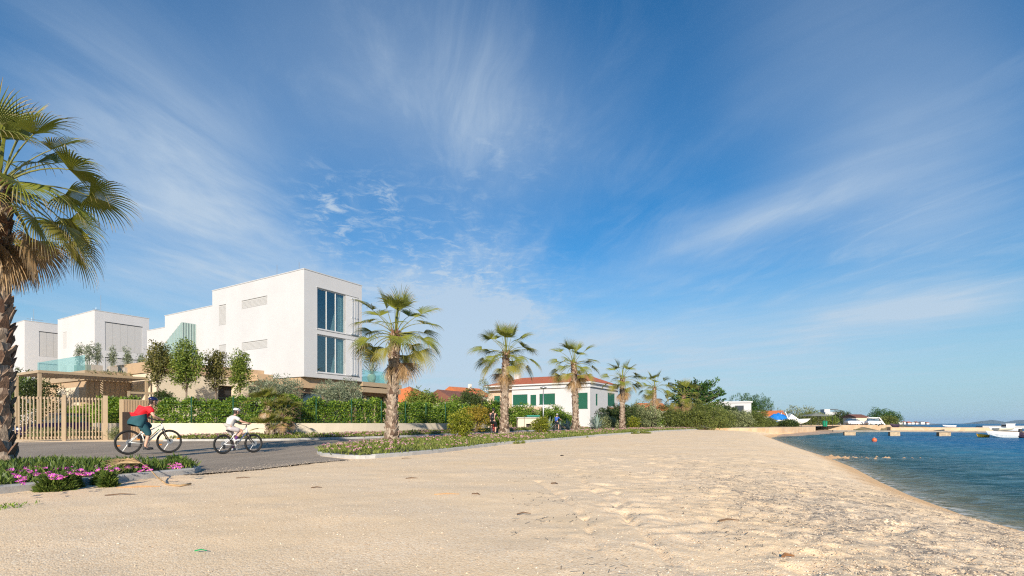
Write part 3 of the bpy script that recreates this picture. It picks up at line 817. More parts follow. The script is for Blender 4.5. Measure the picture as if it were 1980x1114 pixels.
def frond_mesh(elev, seed, Lp=1.15, Lb=1.05, nseg=40, spread=128, droop=.55, pdroop=28, split=.5, m=('frond',), fold=.25):
    """one fan leaf: arching stalk and pleated blade whose segments hang at their tips; lies over +X"""
    q = random.Random(seed); mb = MB()
    d = Vector((math.cos(R(elev)), 0, math.sin(R(elev)))); p = Vector((0, 0, 0)); pts = [p.copy()]
    n = 7
    for i in range(n):
        d = (Matrix.Rotation(R(pdroop / n * (1 if d.x > -.2 else 0)), 3, 'Y') @ d).normalized()
        p = p + d * Lp / n; pts.append(p.copy())
    mb.tube(pts, [.030, .024, .020, .017, .015, .013, .012, .010], 5, 1)
    side = Vector((0, 1, 0)); nrm = d.cross(side).normalized()
    if nrm.z < 0 and abs(elev) < 80: nrm = -nrm
    tw = R(q.uniform(-25, 25)); side = (side * math.cos(tw) + nrm * math.sin(tw)).normalized(); nrm = d.cross(side).normalized() if d.cross(side).z > 0 else -d.cross(side).normalized()
    dphi = R(2 * spread / (nseg - 1)); J = 7
    for k in range(nseg):
        ph = R(-spread) + dphi * k
        u0 = (d * math.cos(ph) + side * math.sin(ph)).normalized()
        tan = (-d * math.sin(ph) + side * math.cos(ph)).normalized()
        u0 = (u0 + nrm * (fold * abs(math.sin(ph)) * .6 - .05)).normalized()
        Ln = Lb * (.62 + .38 * math.cos(ph * .62)) * q.uniform(.88, 1.08)
        pos = p.copy(); u = u0.copy(); dr = droop * q.uniform(.75, 1.35)
        V = []; A = []
        for j in range(J + 1):
            tt = j / J
            wdt = 2 * (tt * Ln) * math.tan(dphi / 2) * 1.04 if tt < split else 2 * split * Ln * math.tan(dphi / 2) * max(0.04, (1 - (tt - split) / (1 - split)) ** .8)
            wdt = max(wdt, .004)
            rise = nrm * wdt * .28
            V += [pos - tan * wdt / 2, pos + rise, pos + tan * wdt / 2]; A += [tt] * 3
            pos = pos + u * Ln / J
            g = dr * (tt ** 1.4) * .62
            u = (u + Vector((0, 0, -g)) + tan * q.uniform(-.05, .05) * tt).normalized()
        F = []
        for j in range(J):
            b = j * 3; F += [(b, b + 1, b + 4, b + 3), (b + 1, b + 2, b + 5, b + 4)]
        mb.add([tuple(v_) for v_ in V], F, 0, A)
    return mb.mesh('frond', [M[m[0]], M['petiole']], smooth=False)
FR = {}
for s_ in range(3):
    FR['up', s_] = frond_mesh(82, 10 + s_, .95, .98, droop=.55, pdroop=12, spread=62, fold=.6, nseg=28)
    FR['hi', s_] = frond_mesh(60, 20 + s_, 1.25, .98, droop=.95, pdroop=30, spread=84, fold=.5, nseg=34, split=.42)
    FR['mid', s_] = frond_mesh(40, 30 + s_, 1.32, .98, droop=1.2, pdroop=46, spread=96, fold=.45, nseg=36, split=.42)
    FR['low', s_] = frond_mesh(20, 40 + s_, 1.3, .98, droop=1.35, pdroop=54, spread=98, fold=.45, nseg=36, split=.42)
    FR['old', s_] = frond_mesh(0, 50 + s_, 1.2, 1.0, droop=1.5, pdroop=56, m=('frond_y',), spread=95, fold=.45, nseg=34, split=.4)
    FR['dead', s_] = frond_mesh(-34, 60 + s_, .9, 1.0, droop=1.3, pdroop=40, m=('frond_dead',), spread=80, fold=.6)
    FR['skirt', s_] = frond_mesh(-80, 70 + s_, .55, 1.0, droop=1.3, pdroop=8, m=('frond_dead',), spread=46, fold=.7, nseg=26)

t = NT('palm_trunk'); isl = t.island(); p = t.coord(); att = t.attr('t')
c1 = t.ramp(isl, [(0, (.12, .085, .062)), (.35, (.31, .24, .175)), (.7, (.46, .375, .285)), (1, (.58, .49, .39))])
c2 = t.ramp(isl, [(0, (.10, .045, .028)), (.5, (.22, .095, .055)), (1, (.34, .20, .12))])
col = t.mix(att, c1, c2)
mp = t.n('ShaderNodeMapping'); mp.inputs['Scale'].default_value = (1, 1, .25); t.l(p, mp.inputs[0])
fib = t.noise(34, 4, .7, mp.outputs[0])
col = t.mix(t.ramp(fib, [(.35, (.75, .75, .75)), (.6, (0, 0, 0))]), col, (.07, .05, .04))
M['palm_trunk'] = t.done(t.bsdf(col, .92, nrm=t.bump(fib, .6, .02), spec=.15))

def palm_trunk(h, r, seed, lean=(0, 0), boot=.17, step=.04, rough=1.0, red=0.3, flare=.5):
    q = random.Random(seed); mb = MB()
    def axis(z): k = z / h; return Vector((lean[0] * k ** 1.5, lean[1] * k ** 1.5, z))
    def rad(z): return r * (1 + flare * math.exp(-z / (.28 * r / .25)) + .06 * math.sin(z * 2.3 + seed)) * (1 - .18 * min(1, z / h))
    zs = np.linspace(-.3, h, 26)
    mb.tube([axis(max(z, 0)) if z >= 0 else Vector((0, 0, z)) for z in zs], [rad(max(z, 0)) * .93 for z in zs], 14, 0, True, [red * .5] * 26)
    z = .02; a = 0
    while z < h:
        for s2 in range(2):
            a += 2.399963 if s2 == 0 else math.pi
            aa = a + q.uniform(-.12, .12)
            n_ = Vector((math.cos(aa), math.sin(aa), 0)); t_ = Vector((-math.sin(aa), math.cos(aa), 0))
            rr = rad(z); c = axis(z) + n_ * rr * .9
            wb = boot * q.uniform(.75, 1.15) * rr / .25; hb = boot * 1.25 * q.uniform(.75, 1.3)
            o1 = q.uniform(.015, .06) * rough; o2 = q.uniform(.03, .10) * rough
            sk = t_ * q.uniform(-.05, .05)
            up = Vector((0, 0, 1))
            V = [c - t_ * wb * .62, c + t_ * wb * .62, c + n_ * (.02 + o1) + up * hb * .55 - t_ * wb * .36 + sk, c + n_ * (.02 + o1) + up * hb * .55 + t_ * wb * .36 + sk,
                 c + n_ * (.02 + o2) + up * hb - t_ * wb * .12 + sk * 1.6, c + n_ * (.02 + o2) + up * hb + t_ * wb * .12 + sk * 1.6,
                 c + n_ * -.01 + up * hb * .5 - t_ * wb * .3 + sk, c + n_ * -.01 + up * hb * .5 + t_ * wb * .3 + sk, c + n_ * (o2 - .02) + up * hb * .93 + sk * 1.6]
            F = [(0, 1, 3, 2), (2, 3, 5, 4), (0, 2, 6), (1, 7, 3), (2, 4, 8, 6), (3, 7, 8, 5), (4, 5, 8), (0, 6, 7, 1)]
            tr = min(1, max(0, red + .8 * max(0, (z / h - .72) / .28) + q.uniform(-.15, .25)))
            mb.add([tuple(v_) for v_ in V], F, 0, tr)
        z += step * q.uniform(.8, 1.2) * 1.45
    return mb.build, axis
def make_palm(loc, h, sc_, seed, counts, label, lean=(0, 0), r=.25, skirt=6, rot=0.0, red=.3, boot=.2, rough=1.0, flare=.5, extra=()):
    root = empty('palm_tree', loc, 0, label, 'palm tree', 'fan palms along the seaside road')
    b_, axis = palm_trunk(h, r, seed, lean, boot, red=red, rough=rough, flare=flare)
    b_('trunk', M['palm_trunk'], root)
    q = random.Random(seed * 7 + 1); top = axis(h); a = rot
    order = [('up', counts[0], .05), ('hi', counts[1], .02), ('mid', counts[2], -.06), ('low', counts[3], -.12), ('old', counts[4], -.20), ('dead', counts[5], -.34), ('skirt', skirt, -.62)]
    for kind, n_, dz in order:
        a0 = q.uniform(0, 6.28)
        for k in range(n_):
            az_ = rot + a0 + 2 * math.pi * k / max(n_, 1) + q.uniform(-.25, .25)
            o = place('frond', FR[kind, q.randrange(3)], root, top + Vector((math.cos(az_) * r * .45, math.sin(az_) * r * .45, dz * sc_ + q.uniform(-.08, .08))), az_, sc_ * q.uniform(.9, 1.08))
            if kind == 'old': o['label'] = 'yellowing older frond'
            if kind in ('dead', 'skirt'): o['label'] = 'dry brown frond hanging against the trunk'
    for kind, az_, dz, s2 in extra:
        o = place('frond', FR[kind, q.randrange(3)], root, top + Vector((math.cos(az_) * r * .45, math.sin(az_) * r * .45, dz * sc_)), az_, sc_ * s2)
    # stub of unopened spear leaves
    sp = MB()
    for k in range(3):
        aa = q.uniform(0, 6.28); sp.tube([(top.x, top.y, top.z - .1), (top.x + .08 * math.cos(aa) * sc_, top.y + .08 * math.sin(aa) * sc_, top.z + .8 * sc_), (top.x + .2 * math.cos(aa) * sc_, top.y + .2 * math.sin(aa) * sc_, top.z + 1.5 * sc_)], [.035 * sc_, .03 * sc_, .004], 5, 0, True, [.1, .3, .7])
    sp.build('spear_leaf', M['frond'], root)
    return root
pb = lambda px, py, Y: at(px, py, Y)
make_palm(at(-3, 901, 10.0), 5.5, .96, 3, (6, 8, 9, 9, 8, 5), 'largest fan palm, shaggy reddish trunk standing in the magenta flowering bed', r=.20, skirt=12, rot=4.4, red=.42, boot=.185, rough=.85, flare=.55)
make_palm(at(757, 855, 23.0), 4.85, 1.08, 12, (3, 5, 6, 7, 4, 1), 'tall fan palm beside the white three storey house, pale criss-cross trunk', lean=(.15, .1), r=.245, skirt=8, rot=.1, red=.22, flare=.55)
make_palm(at(975, 838, 31.0), 4.8, 1.03, 21, (3, 5, 6, 6, 4, 1), 'fan palm right beside the cyclist in black', lean=(.12, 0), r=.225, skirt=7, rot=1.2, red=.22)
make_palm(at(1113, 833.5, 39.5), 5.15, 1.03, 33, (2, 4, 5, 5, 4, 1), 'fan palm in front of the green shuttered villa, next to the lamp post', lean=(-.15, 0), r=.225, skirt=7, rot=2.0, red=.25)
make_palm(at(1203, 831, 48.5), 4.75, 1.02, 45, (2, 4, 5, 5, 3, 1), 'fan palm next to the pale blue spiky agave at the end of the villa', lean=(.05, .1), r=.225, skirt=6, rot=2.6, red=.2)
make_palm(at(1265, 828.5, 60.0), 4.7, 1.08, 57, (2, 4, 5, 5, 3, 1), 'smaller fan palm with a slim trunk, beyond the villa', lean=(.05, .1), r=.23, skirt=4, rot=.9, red=.3)
make_palm(at(1322, 826, 61.5), 3.7, 1.1, 64, (3, 5, 4, 4, 4, 4), 'short fan palm rising out of the bushes before the dark conifer', r=.22, skirt=6, rot=1.9, red=.3)

# ------------------------------------------------------------------ ice plant in the beds
def poly_samples(P, n, q, clip=None):
    xs = np.array([p_[0] for p_ in P]); ys = np.array([p_[1] for p_ in P])
    x0, x1, y0, y1 = xs.min(), xs.max(), ys.min(), ys.max()
    if clip: x0, x1, y0, y1 = max(x0, clip[0]), min(x1, clip[1]), max(y0, clip[2]), min(y1, clip[3])
    out = []; tot = 0
    while tot < n:
        x = x0 + (x1 - x0) * q.random(n); y = y0 + (y1 - y0) * q.random(n); ins = np.zeros(n, bool)
        j = len(P) - 1
        for i in range(len(P)):
            with np.errstate(divide='ignore', invalid='ignore'):
                c = ((ys[i] > y) != (ys[j] > y)) & (x < (xs[j] - xs[i]) * (y - ys[i]) / (ys[j] - ys[i]) + xs[i])
            ins ^= c; j = i
        out.append(np.stack([x[ins], y[ins]], 1)); tot += ins.sum()
    return np.concatenate(out)[:n]
def height_of(f, P2):
    return np.array([f(a, b) for a, b in P2])
def iceplant(P2, z, q, ln, wd, hump=.14):
    n = len(P2)
    hm = hump * (fbm(P2[:, 0] * 1.7, P2[:, 1] * 1.7, 3, 4) * 1.6)
    P = np.stack([P2[:, 0], P2[:, 1], z + hm * q.random(n)], 1)
    a = q.random(n) * 6.283; lean_ = .25 + .75 * q.random(n)
    D = unit(np.stack([np.cos(a) * lean_, np.sin(a) * lean_, np.ones(n)], 1))
    return blades(P, D, ln * (.7 + .6 * q.random(n)), wd, q, .45)
M['iceplant'] = leafmat('ice_plant_leaf', (.022, .052, .010), (.085, .140, .022), (.21, .26, .055), .25, .45, 2.2)
M['iceplant2'] = leafmat('ice_plant_mixed', (.055, .085, .016), (.17, .215, .035), (.34, .34, .10), .25, .5, .9)
def petal_mat(name, a, b):
    t = NT(name); return t.done(t.bsdf(t.ramp(t.island(), [(0, a), (1, b)]), .6))
M['petal'] = petal_mat('magenta_petal', (.50, .03, .36), (.74, .16, .60))
M['petal2'] = petal_mat('faded_pink_petal', (.40, .16, .24), (.66, .42, .42))
q = np.random.default_rng(21)
# near bed: only the stretch beside the photo's corner, dense
P2 = poly_samples(bed1, 30000, q, (-13.5, -4, 3.5, 12))
z_ = height_of(z1, P2[::12]).repeat(12)[:len(P2)] if False else np.array([.0] * len(P2))
B = np.array([(b.x, b.y) for b in resample(bed1 + [bed1[0]], .5)])
def fast_z(P2, poly, h, k=1.4):
    B = np.array([(b.x, b.y) for b in resample(list(poly) + [poly[0]], .5)]); z = np.empty(len(P2))
    for i in range(0, len(P2), 4000):
        s = P2[i:i + 4000]; d2 = ((s[:, None, :] - B[None]) ** 2).sum(-1).min(1); z[i:i + 4000] = h * (1 - np.exp(-np.sqrt(d2) / k))
    return L(P2[:, 1]) + .05 + z
z_ = fast_z(P2, bed1, .10)
mb = MB().add(*iceplant(P2, z_, q, .125, .026, .16))
def mound(mb, c, r, n, ln, wd, zc=.05, hgt=.12):
    th = q.random(n) * 6.283; rr = r * np.sqrt(q.random(n))
    P = np.stack([c[0] + rr * np.cos(th), c[1] + rr * np.sin(th) * .8, np.zeros(n)], 1)
    P[:, 2] = zc + hgt * (1 - (rr / r) ** 2) * q.random(n)
    D = unit(np.stack([np.cos(th) * .7, np.sin(th) * .7, .35 + .6 * q.random(n)], 1) + q.normal(size=(n, 3)) * .3)
    mb.add(*blades(P, D, ln * (.7 + .6 * q.random(n)), wd, q, .45))
for px_, py_, r_m in ((100, 950, .15), (122, 948, .12), (138, 944, .08), (198, 938, .08), (210, 942, .06), (353, 907, .20), (338, 900, .2)):
    g_ = G(px_, py_); mound(mb, g_, r_m, 900, .11, .024, g_.z - .02, .24)
o = mb.build('ice_plant', M['iceplant']); tag(o, 'lush green ice plant carpet with magenta blossoms below the big palm', None, None, 'stuff')
def blossom_mesh(m, r=.027):
    mb_ = MB(); n = 9
    V = [(0, 0, .0)]
    for k in range(n):
        a = 6.283 * k / n; V += [(r * math.cos(a - .26), r * math.sin(a - .26), r * .42), (r * 1.12 * math.cos(a), r * 1.12 * math.sin(a), r * .55), (r * math.cos(a + .26), r * math.sin(a + .26), r * .42)]
    mb_.add(V, [(0, 1 + 3 * k, 2 + 3 * k, 3 + 3 * k) for k in range(n)])
    mb_.lathe([(r * .22, .0), (r * .2, r * .4), (0, r * .45)], 7, m=1)
    return mb_.mesh('blossom', [m, plain('blossom_eye', (.75, .62, .2), .7)])
BM = blossom_mesh(M['petal'])
qq = random.Random(5)
spots1 = [(20, 905), (38, 912), (45, 925), (58, 899), (70, 902), (84, 903), (92, 912), (75, 918), (100, 903), (108, 918), (116, 905), (120, 922), (97, 921), (135, 903), (140, 911), (150, 914), (165, 914), (172, 916), (188, 904), (212, 903), (220, 907), (230, 904), (262, 899), (270, 907), (282, 900), (288, 906), (247, 900), (330, 899), (338, 900), (345, 898), (350, 900), (45, 905), (29, 917), (42, 930), (62, 910), (125, 908), (158, 905), (-30, 915), (-60, 925), (-95, 918), (-150, 930), (-210, 925), (-280, 940), (-20, 935), (-330, 950)]
for px_, py_ in spots1:
    for k in range(3 if px_ > 150 else 4):
        g_ = G(px_ + qq.uniform(-6, 6), py_ + qq.uniform(-4, 4) + 3, .23)
        b_ = place('blossom', BM, o, (g_.x, g_.y, g_.z), qq.uniform(0, 6), qq.uniform(.9, 1.5)); b_.rotation_euler = (qq.uniform(.1, .6), qq.uniform(-.3, .3), qq.uniform(0, 6))
def bed_cover(poly, h, n, ln, wd, m, clip, nb, label, seed, pm='petal2', rb=.045):
    q_ = np.random.default_rng(seed)
    P2 = poly_samples(poly, n, q_, clip); z_ = fast_z(P2, poly, h)
    keep = fbm(P2[:, 0] * .9, P2[:, 1] * .9, 3, seed) > .27
    P2 = P2[keep]; z_ = z_[keep]
    mb = MB().add(*iceplant(P2, z_, q_, ln, wd, .14))
    return mb, P2, z_, q_
def blossoms_on(parent, P2, z_, q_, nb, r, m):
    i = q_.integers(0, len(P2), nb); P = np.stack([P2[i, 0], P2[i, 1], z_[i] + .12 + .08 * q_.random(nb)], 1)
    sel = fbm(P[:, 0] * .8 + 3, P[:, 1] * .8, 2, 8) > .36; P = P[sel]; n = len(P)
    mb = MB()
    for k in range(5):
        a = 6.283 * k / 5 + q_.random(n)
        D = unit(np.stack([np.cos(a), np.sin(a), .5 + .5 * q_.random(n)], 1))
        mb.add(*blades(P, D, r, r * .8, q_, .6))
    b = mb.build('blossom', m, parent); b['kind'] = 'stuff'
q = np.random.default_rng(5)
mb, P2, z_, q_ = bed_cover(bed2, .08, 56000, .105, .034, None, (-8, 20, 12, 60), 0, None, 31)
for px_, py_, r_m in ((935, 862, .42), (950, 860, .34), (985, 858, .40), (1000, 857, .3), (1026, 854, .3), (1122, 846, .42), (1150, 843, .35), (1222, 839, .5), (1245, 838, .5)):
    g_ = G(px_, py_); mound(mb, g_, r_m, 600, .14, .034, g_.z - .02, .16)
o2 = mb.build('ice_plant', M['iceplant2']); tag(o2, 'green ice plant with small faded pink blossoms under the palm row', None, None, 'stuff')
blossoms_on(o2, P2, z_, q_, 2600, .05, M['petal2'])
mb, P2, z_, q_ = bed_cover(bed3, .22, 26000, .14, .04, None, (-17, 12, 24, 60), 0, None, 41)
o3 = mb.build('ice_plant', M['iceplant2']); tag(o3, 'ice plant with reddish blossoms along the foot of the garden wall', None, None, 'stuff')
blossoms_on(o3, P2, z_, q_, 2600, .06, M['petal2'])

# ------------------------------------------------------------------ garden wall, hedge, fence
WALL = smooth_path([(-19.3, 27.6), (-13.2, 27.9), (-11, 29.3), (-8.6, 31.7), (-6, 35.8), (-2.2, 42.6)], 2)
def ribbon_wall(name, P, z0, z1, th, m, label, cat='wall', zf=None, cap=None):
    P = [Vector((p_[0], p_[1])) for p_ in P]; Q = offset(P, th); mb = MB()
    zz = lambda p_: (zf(p_) if zf else z1)
    V = []
    for a, b in zip(P, Q): V += [(a.x, a.y, z0), (a.x, a.y, zz(a)), (b.x, b.y, zz(a)), (b.x, b.y, z0)]
    F = []
    for i in range(len(P) - 1):
        b = i * 4; F += [(b, b + 1, b + 5, b + 4), (b + 1, b + 2, b + 6, b + 5), (b + 2, b + 3, b + 7, b + 6)]
    F += [(0, 3, 2, 1), tuple(len(V) - 4 + k for k in range(4))]
    o = mb.add(V, F).build(name, m); return tag(o, label, cat)
ribbon_wall('garden_wall', WALL, 0, .97, .22, M['wallcream'], 'low cream rendered garden wall under the long clipped hedge')
ribbon_wall('garden_wall', [(-23.4, 28.9), (-20.9, 27.9)], 0, .97, .22, M['wallcream'], 'short stub of cream garden wall between gate post and meter cabinet')
def hedge(name, P, z0, hgt, thick, n, label, seed, lm, ln=.12, wd=.065, bumpy=.26):
    P = resample(P, .35); q_ = np.random.default_rng(seed); C = []
    m = int(n)
    idx_ = q_.integers(0, len(P) - 1, m); f = q_.random(m)
    for i, ff in zip(idx_, f):
        a = P[i].lerp(P[i + 1], ff); s = i * .35 + ff * .35
        tn = (P[i + 1] - P[i]).normalized(); nn = Vector((-tn.y, tn.x))
        lump = abs(math.sin(s * 2.9 + seed)) ** .6
        H = hgt * (1 - bumpy + bumpy * lump * 1.1 + .42 * (float(fbm(s * .7, seed, 3, 2)) - .5))
        k = q_.random()
        if k < .62: o_, h_ = -thick / 2 * (.75 + .25 * lump) + .12 * q_.random(), H * q_.random()
        elif k < .9: o_, h_ = thick * (q_.random() - .5), H * (.86 + .14 * q_.random())
        else: o_, h_ = thick * (q_.random() - .5), H * q_.random()
        C.append((a.x + nn.x * o_, a.y + nn.y * o_, z0 + h_))
    V_, F_ = leaf_clumps(np.array(C), .13, 15, ln, wd, seed, .35, .6)
    root = empty(name, (P[0].x, P[0].y, z0), 0, label, 'hedge')
    V_ = V_ - np.array([P[0].x, P[0].y, z0])
    MB().add(V_, F_).build('foliage', lm, root)
    st = MB()
    for i in range(0, len(P) - 1, 2):
        p_ = P[i] - P[0]
        for k in range(2): st.tube([(p_.x, p_.y, -.4), (p_.x + random.uniform(-.2, .2), p_.y + random.uniform(-.2, .2), hgt * .8)], [.02, .008], 4)
    st.build('stem', M['bark'], root)
    return root
HP = offset(WALL, .75)
hedge('hedge', HP, .80, 1.55, .8, 3000, 'long clipped laurel hedge on the cream wall below the white three storey house', 3, M['leaf_hedge'])
hedge('hedge', [(-23.3, 29.6), (-20.6, 28.5)], .7, 1.6, .8, 420, 'short piece of hedge between gate post and meter cabinet', 8, M['leaf_hedge'])
# wire fence in front of the hedge: posts and thin mesh wires
fr = empty('wire_fence', (WALL[0].x, WALL[0].y, .97), 0, 'dark green wire fence with round posts on the garden wall', 'fence')
FP = offset(WALL, .12); FPs = resample(FP, .2)
acc = 0; last = None
wires = MB(); o0 = Vector((WALL[0].x, WALL[0].y))
for i, p_ in enumerate(FPs):
    s = p_ - o0
    if i == 0 or (p_ - last).length > 2.05:
        MB().tube([(s.x, s.y, -.02), (s.x, s.y, 1.42)], .032, 8).build('post', M['green_metal'], fr, True); last = p_
for k in range(8):
    z = .1 + k * .18
    wires.tube([(p_.x - o0.x, p_.y - o0.y, z) for p_ in FPs[::3]], .004, 3)
wires.build('wire_mesh', M['green_metal'], fr)

# ------------------------------------------------------------------ garden trees
tg = 'young clipped oaks behind the hedge'
build_tree('garden_tree', (atx(305, 30.5), 30.5, .6), 2.9, .05, (0, 0, 3.9), (.62, .6, 1.15), M['leaf_oak2'], 'slim clipped tree with a rusty crown, next to the round dark bush', group=tg, seed=3, nclump=210, shell=.8, crad=.2)
build_tree('garden_tree', (atx(358, 31), 31, .6), 2.7, .06, (0, 0, 3.85), (.92, .85, 1.28), M['leaf_oak'], 'broadest and greenest of the clipped trees, a double trunk under its crown', group=tg, seed=8, nclump=320, shell=.8, crad=.22, lean=(.1, 0))
build_tree('garden_tree', (atx(418, 32.5), 32.5, .6), 2.7, .05, (0, 0, 3.75), (.62, .6, 1.28), M['leaf_oak2'], 'clipped tree with a thin dark brownish crown, before the dark doorway', group=tg, seed=14, nclump=190, shell=.85, crad=.2, rough=.4)
build_tree('garden_tree', (atx(464, 33.2), 33.2, .6), 2.5, .05, (0, 0, 3.85), (.58, .58, 1.35), M['leaf_oak'], 'narrow green clipped tree nearest to the olive trees', group=tg, seed=22, nclump=200, shell=.85, crad=.2, rough=.35)
build_tree('olive_tree', (atx(535, 32.8), 32.8, .6), 1.5, .10, (0, 0, 2.3), (1.60, 1.3, 1.12), M['leaf_olive'], 'wide olive tree behind the small fan palm', 'tree', 'olive trees in front of the white house', 31, 330, 30, .13, .035, .8, .35, .22, 9)
build_tree('olive_tree', (atx(656, 33.4), 33.4, .6), 1.4, .10, (0, 0, 2.15), (1.52, 1.3, 1.02), M['leaf_olive'], 'rounded olive tree below the stacked windows of the white house', 'tree', 'olive trees in front of the white house', 37, 330, 30, .13, .035, .8, .3, .22, 9)
build_shrub('round_bush', (atx(317, 30.8), 30.8, .7), (0, 0, 1.6), (.55, .5, .62), M['leaf_dark'], 'small round clipped dark bush beside the wooden frame', 'bush', None, 41, 170, 26, .07, .05, .5, .08, .12, 1.0)

# low fan palm with two trunks before the wall
def small_fan(loc, label, hs, seed, n=26):
    root = empty('dwarf_fan_palm', loc, 0, label, 'palm tree'); q_ = random.Random(seed)
    for k, (dx, dy, h_) in enumerate(hs):
        b_, axis = palm_trunk(h_, .115, seed + k, (q_.uniform(-.1, .1), 0), .12, .06, 1.3, .25, .3)
        o_ = b_('trunk', M['palm_trunk'], root); o_.location = (dx, dy, 0)
        for i in range(n):
            kind = ('up', 'hi', 'hi', 'up', 'hi', 'mid', 'hi')[i % 7] if i < n - 3 else 'dead'
            az_ = i * 2.4 + q_.uniform(-.2, .2)
            f = place('frond', FR[kind, i % 3], root, axis(h_) + Vector((dx + .05 * math.cos(az_), dy + .05 * math.sin(az_), q_.uniform(-.12, .05))), az_, q_.uniform(.50, .60))
            if kind == 'dead': f['label'] = 'dry brown frond'
    return root
small_fan((atx(518, 27.0), 27.0, .18), 'bushy dwarf fan palm with two trunks, in front of the cream wall', [(0, 0, 1.75), (.62, .25, 1.25), (.3, -.2, .45)], 5)

# planting along the road
build_shrub('yellow_shrub', tuple(at(892, 850, 25.6)), (0, 0, .72), (.62, .55, .72), M['leaf_yellow'], 'rounded yellow-green shrub nearest the camera, beside the black cyclist', 'shrub', 'yellow-green shrubs on the palm bed', 51, 170, 26, .085, .05, .75, .35, .15)
build_shrub('orange_shrub', (atx(921, 36.5), 36.5, .45), (0, 0, .95), (.95, .8, .80), M['leaf_orange'], 'orange-yellow shrub behind the rounded yellow-green one', 'shrub', None, 52, 160, 26, .10, .055, .75, .35, .18)
build_shrub('yellow_shrub', tuple(at(1047, 840, 33.0)), (0, 0, .55), (.62, .55, .56), M['leaf_yellow'], 'yellow-green shrub under the lamp post', 'shrub', 'yellow-green shrubs on the palm bed', 53, 140, 24, .085, .05, .75, .3, .15)
build_shrub('yellow_shrub', tuple(at(1226, 832, 50.0)), (0, 0, .68), (.62, .55, .70), M['leaf_yellow'], 'smallest yellow-green shrub, between the two slim far palms', 'shrub', 'yellow-green shrubs on the palm bed', 54, 120, 22, .10, .06, .75, .4, .16)
def agave(loc, r, h, n, label, seed, name='agave', group=None):
    q_ = random.Random(seed); mb = MB()
    for k in range(n):
        a = 2.4 * k; e = R(18 + 68 * (k / n)); ln_ = r * q_.uniform(.8, 1.1); d = Vector((math.cos(a) * math.cos(e), math.sin(a) * math.cos(e), math.sin(e) * h / r))
        s = Vector((-math.sin(a), math.cos(a), 0)); pos = Vector((0, 0, .05)); V = []
        for j in range(6):
            tt = j / 5; wd_ = ln_ * .13 * (math.sin(math.pi * (.18 + .82 * tt)) ** .8 if tt < 1 else 0.02)
            V += [pos - s * wd_ / 2, pos + Vector((0, 0, -.02)), pos + s * wd_ / 2]
            pos = pos + d * ln_ / 5; d = (d + Vector((math.cos(a), math.sin(a), -.5)) * .05).normalized() * d.length
        mb.add([tuple(v_) for v_ in V], [(b, b + 1, b + 4, b + 3) for b in range(0, 15, 3)] + [(b + 1, b + 2, b + 5, b + 4) for b in range(0, 15, 3)])
    o_ = mb.build(name, M['agave']); o_.location = loc
    return tag(o_, label, 'agave', group)
ag = 'blue-grey agaves beside the road'
agave((atx(1154, 52), 52, .30), 1.15, 1.7, 38, 'large spiky blue-grey agave between two palms before the dark shrubs', 1, group=ag)
agave((atx(1098, 47), 47, .30), .95, 1.1, 34, 'blue-grey agave immediately beside the palm by the villa corner', 2, group=ag)
agave((atx(1082, 48.5), 48.5, .30), .80, .95, 30, 'smaller agave behind the handlebar of the cyclist in blue', 3, group=ag)
agave((atx(1062, 46), 46, .30), .85, 1.2, 26, 'agave half hidden behind the shrub under the lamp post', 4, group=ag)
# ------------------------------------------------------------------ houses
E_ANG = math.atan2(.854, .521)     # local +x runs along the road, local +y back and to the side
def house(loc, label, name='house', rz=E_ANG):
    return empty(name, (loc[0], loc[1], 0), rz, label, 'house')
def wall_with_openings(mb, o, ux, uz, W, H, ops, depth, m=0, mrev=None):
    """a wall face from o along ux (W) and uz (H), with real openings that have reveals of the given depth"""
    o = Vector(o); ux = Vector(ux); uz = Vector(uz); n = ux.cross(uz)       # outward normal
    xs = sorted({0, W, *[a for p in ops for a in p[:2]]}); zs = sorted({0, H, *[a for p in ops for a in p[2:]]})
    for i in range(len(xs) - 1):
        for j in range(len(zs) - 1):
            cx, cz = (xs[i] + xs[i + 1]) / 2, (zs[j] + zs[j + 1]) / 2
            if any(p[0] < cx < p[1] and p[2] < cz < p[3] for p in ops): continue
            P = [o + ux * a + uz * b for a, b in ((xs[i], zs[j]), (xs[i + 1], zs[j]), (xs[i + 1], zs[j + 1]), (xs[i], zs[j + 1]))]
            mb.quad(*P, m)
    for a, b, c, d_ in ops:
        q_ = [o + ux * x + uz * z for x, z in ((a, c), (b, c), (b, d_), (a, d_))]; r_ = [p - n * depth for p in q_]
        for k in range(4): mb.quad(q_[k], r_[k], r_[(k + 1) % 4], q_[(k + 1) % 4], m if mrev is None else mrev)
def curtain(parent, x0, x1, y, z0, z1, name='curtain'):
    n = max(8, int((x1 - x0) * 40)); mb = MB(); V = []
    for i in range(n + 1):
        x = x0 + (x1 - x0) * i / n; yy = y + .05 * math.sin(i * 1.1)
        V += [(x, yy, z0), (x, yy, z1)]
    mb.add(V, [(2 * i, 2 * i + 2, 2 * i + 3, 2 * i + 1) for i in range(n)])
    return mb.build(name, M['curtain'], parent)

C0 = (-14.874, 37.0)
H1 = house(C0, 'white three storey house with two stacked picture windows and a rooftop aerial')
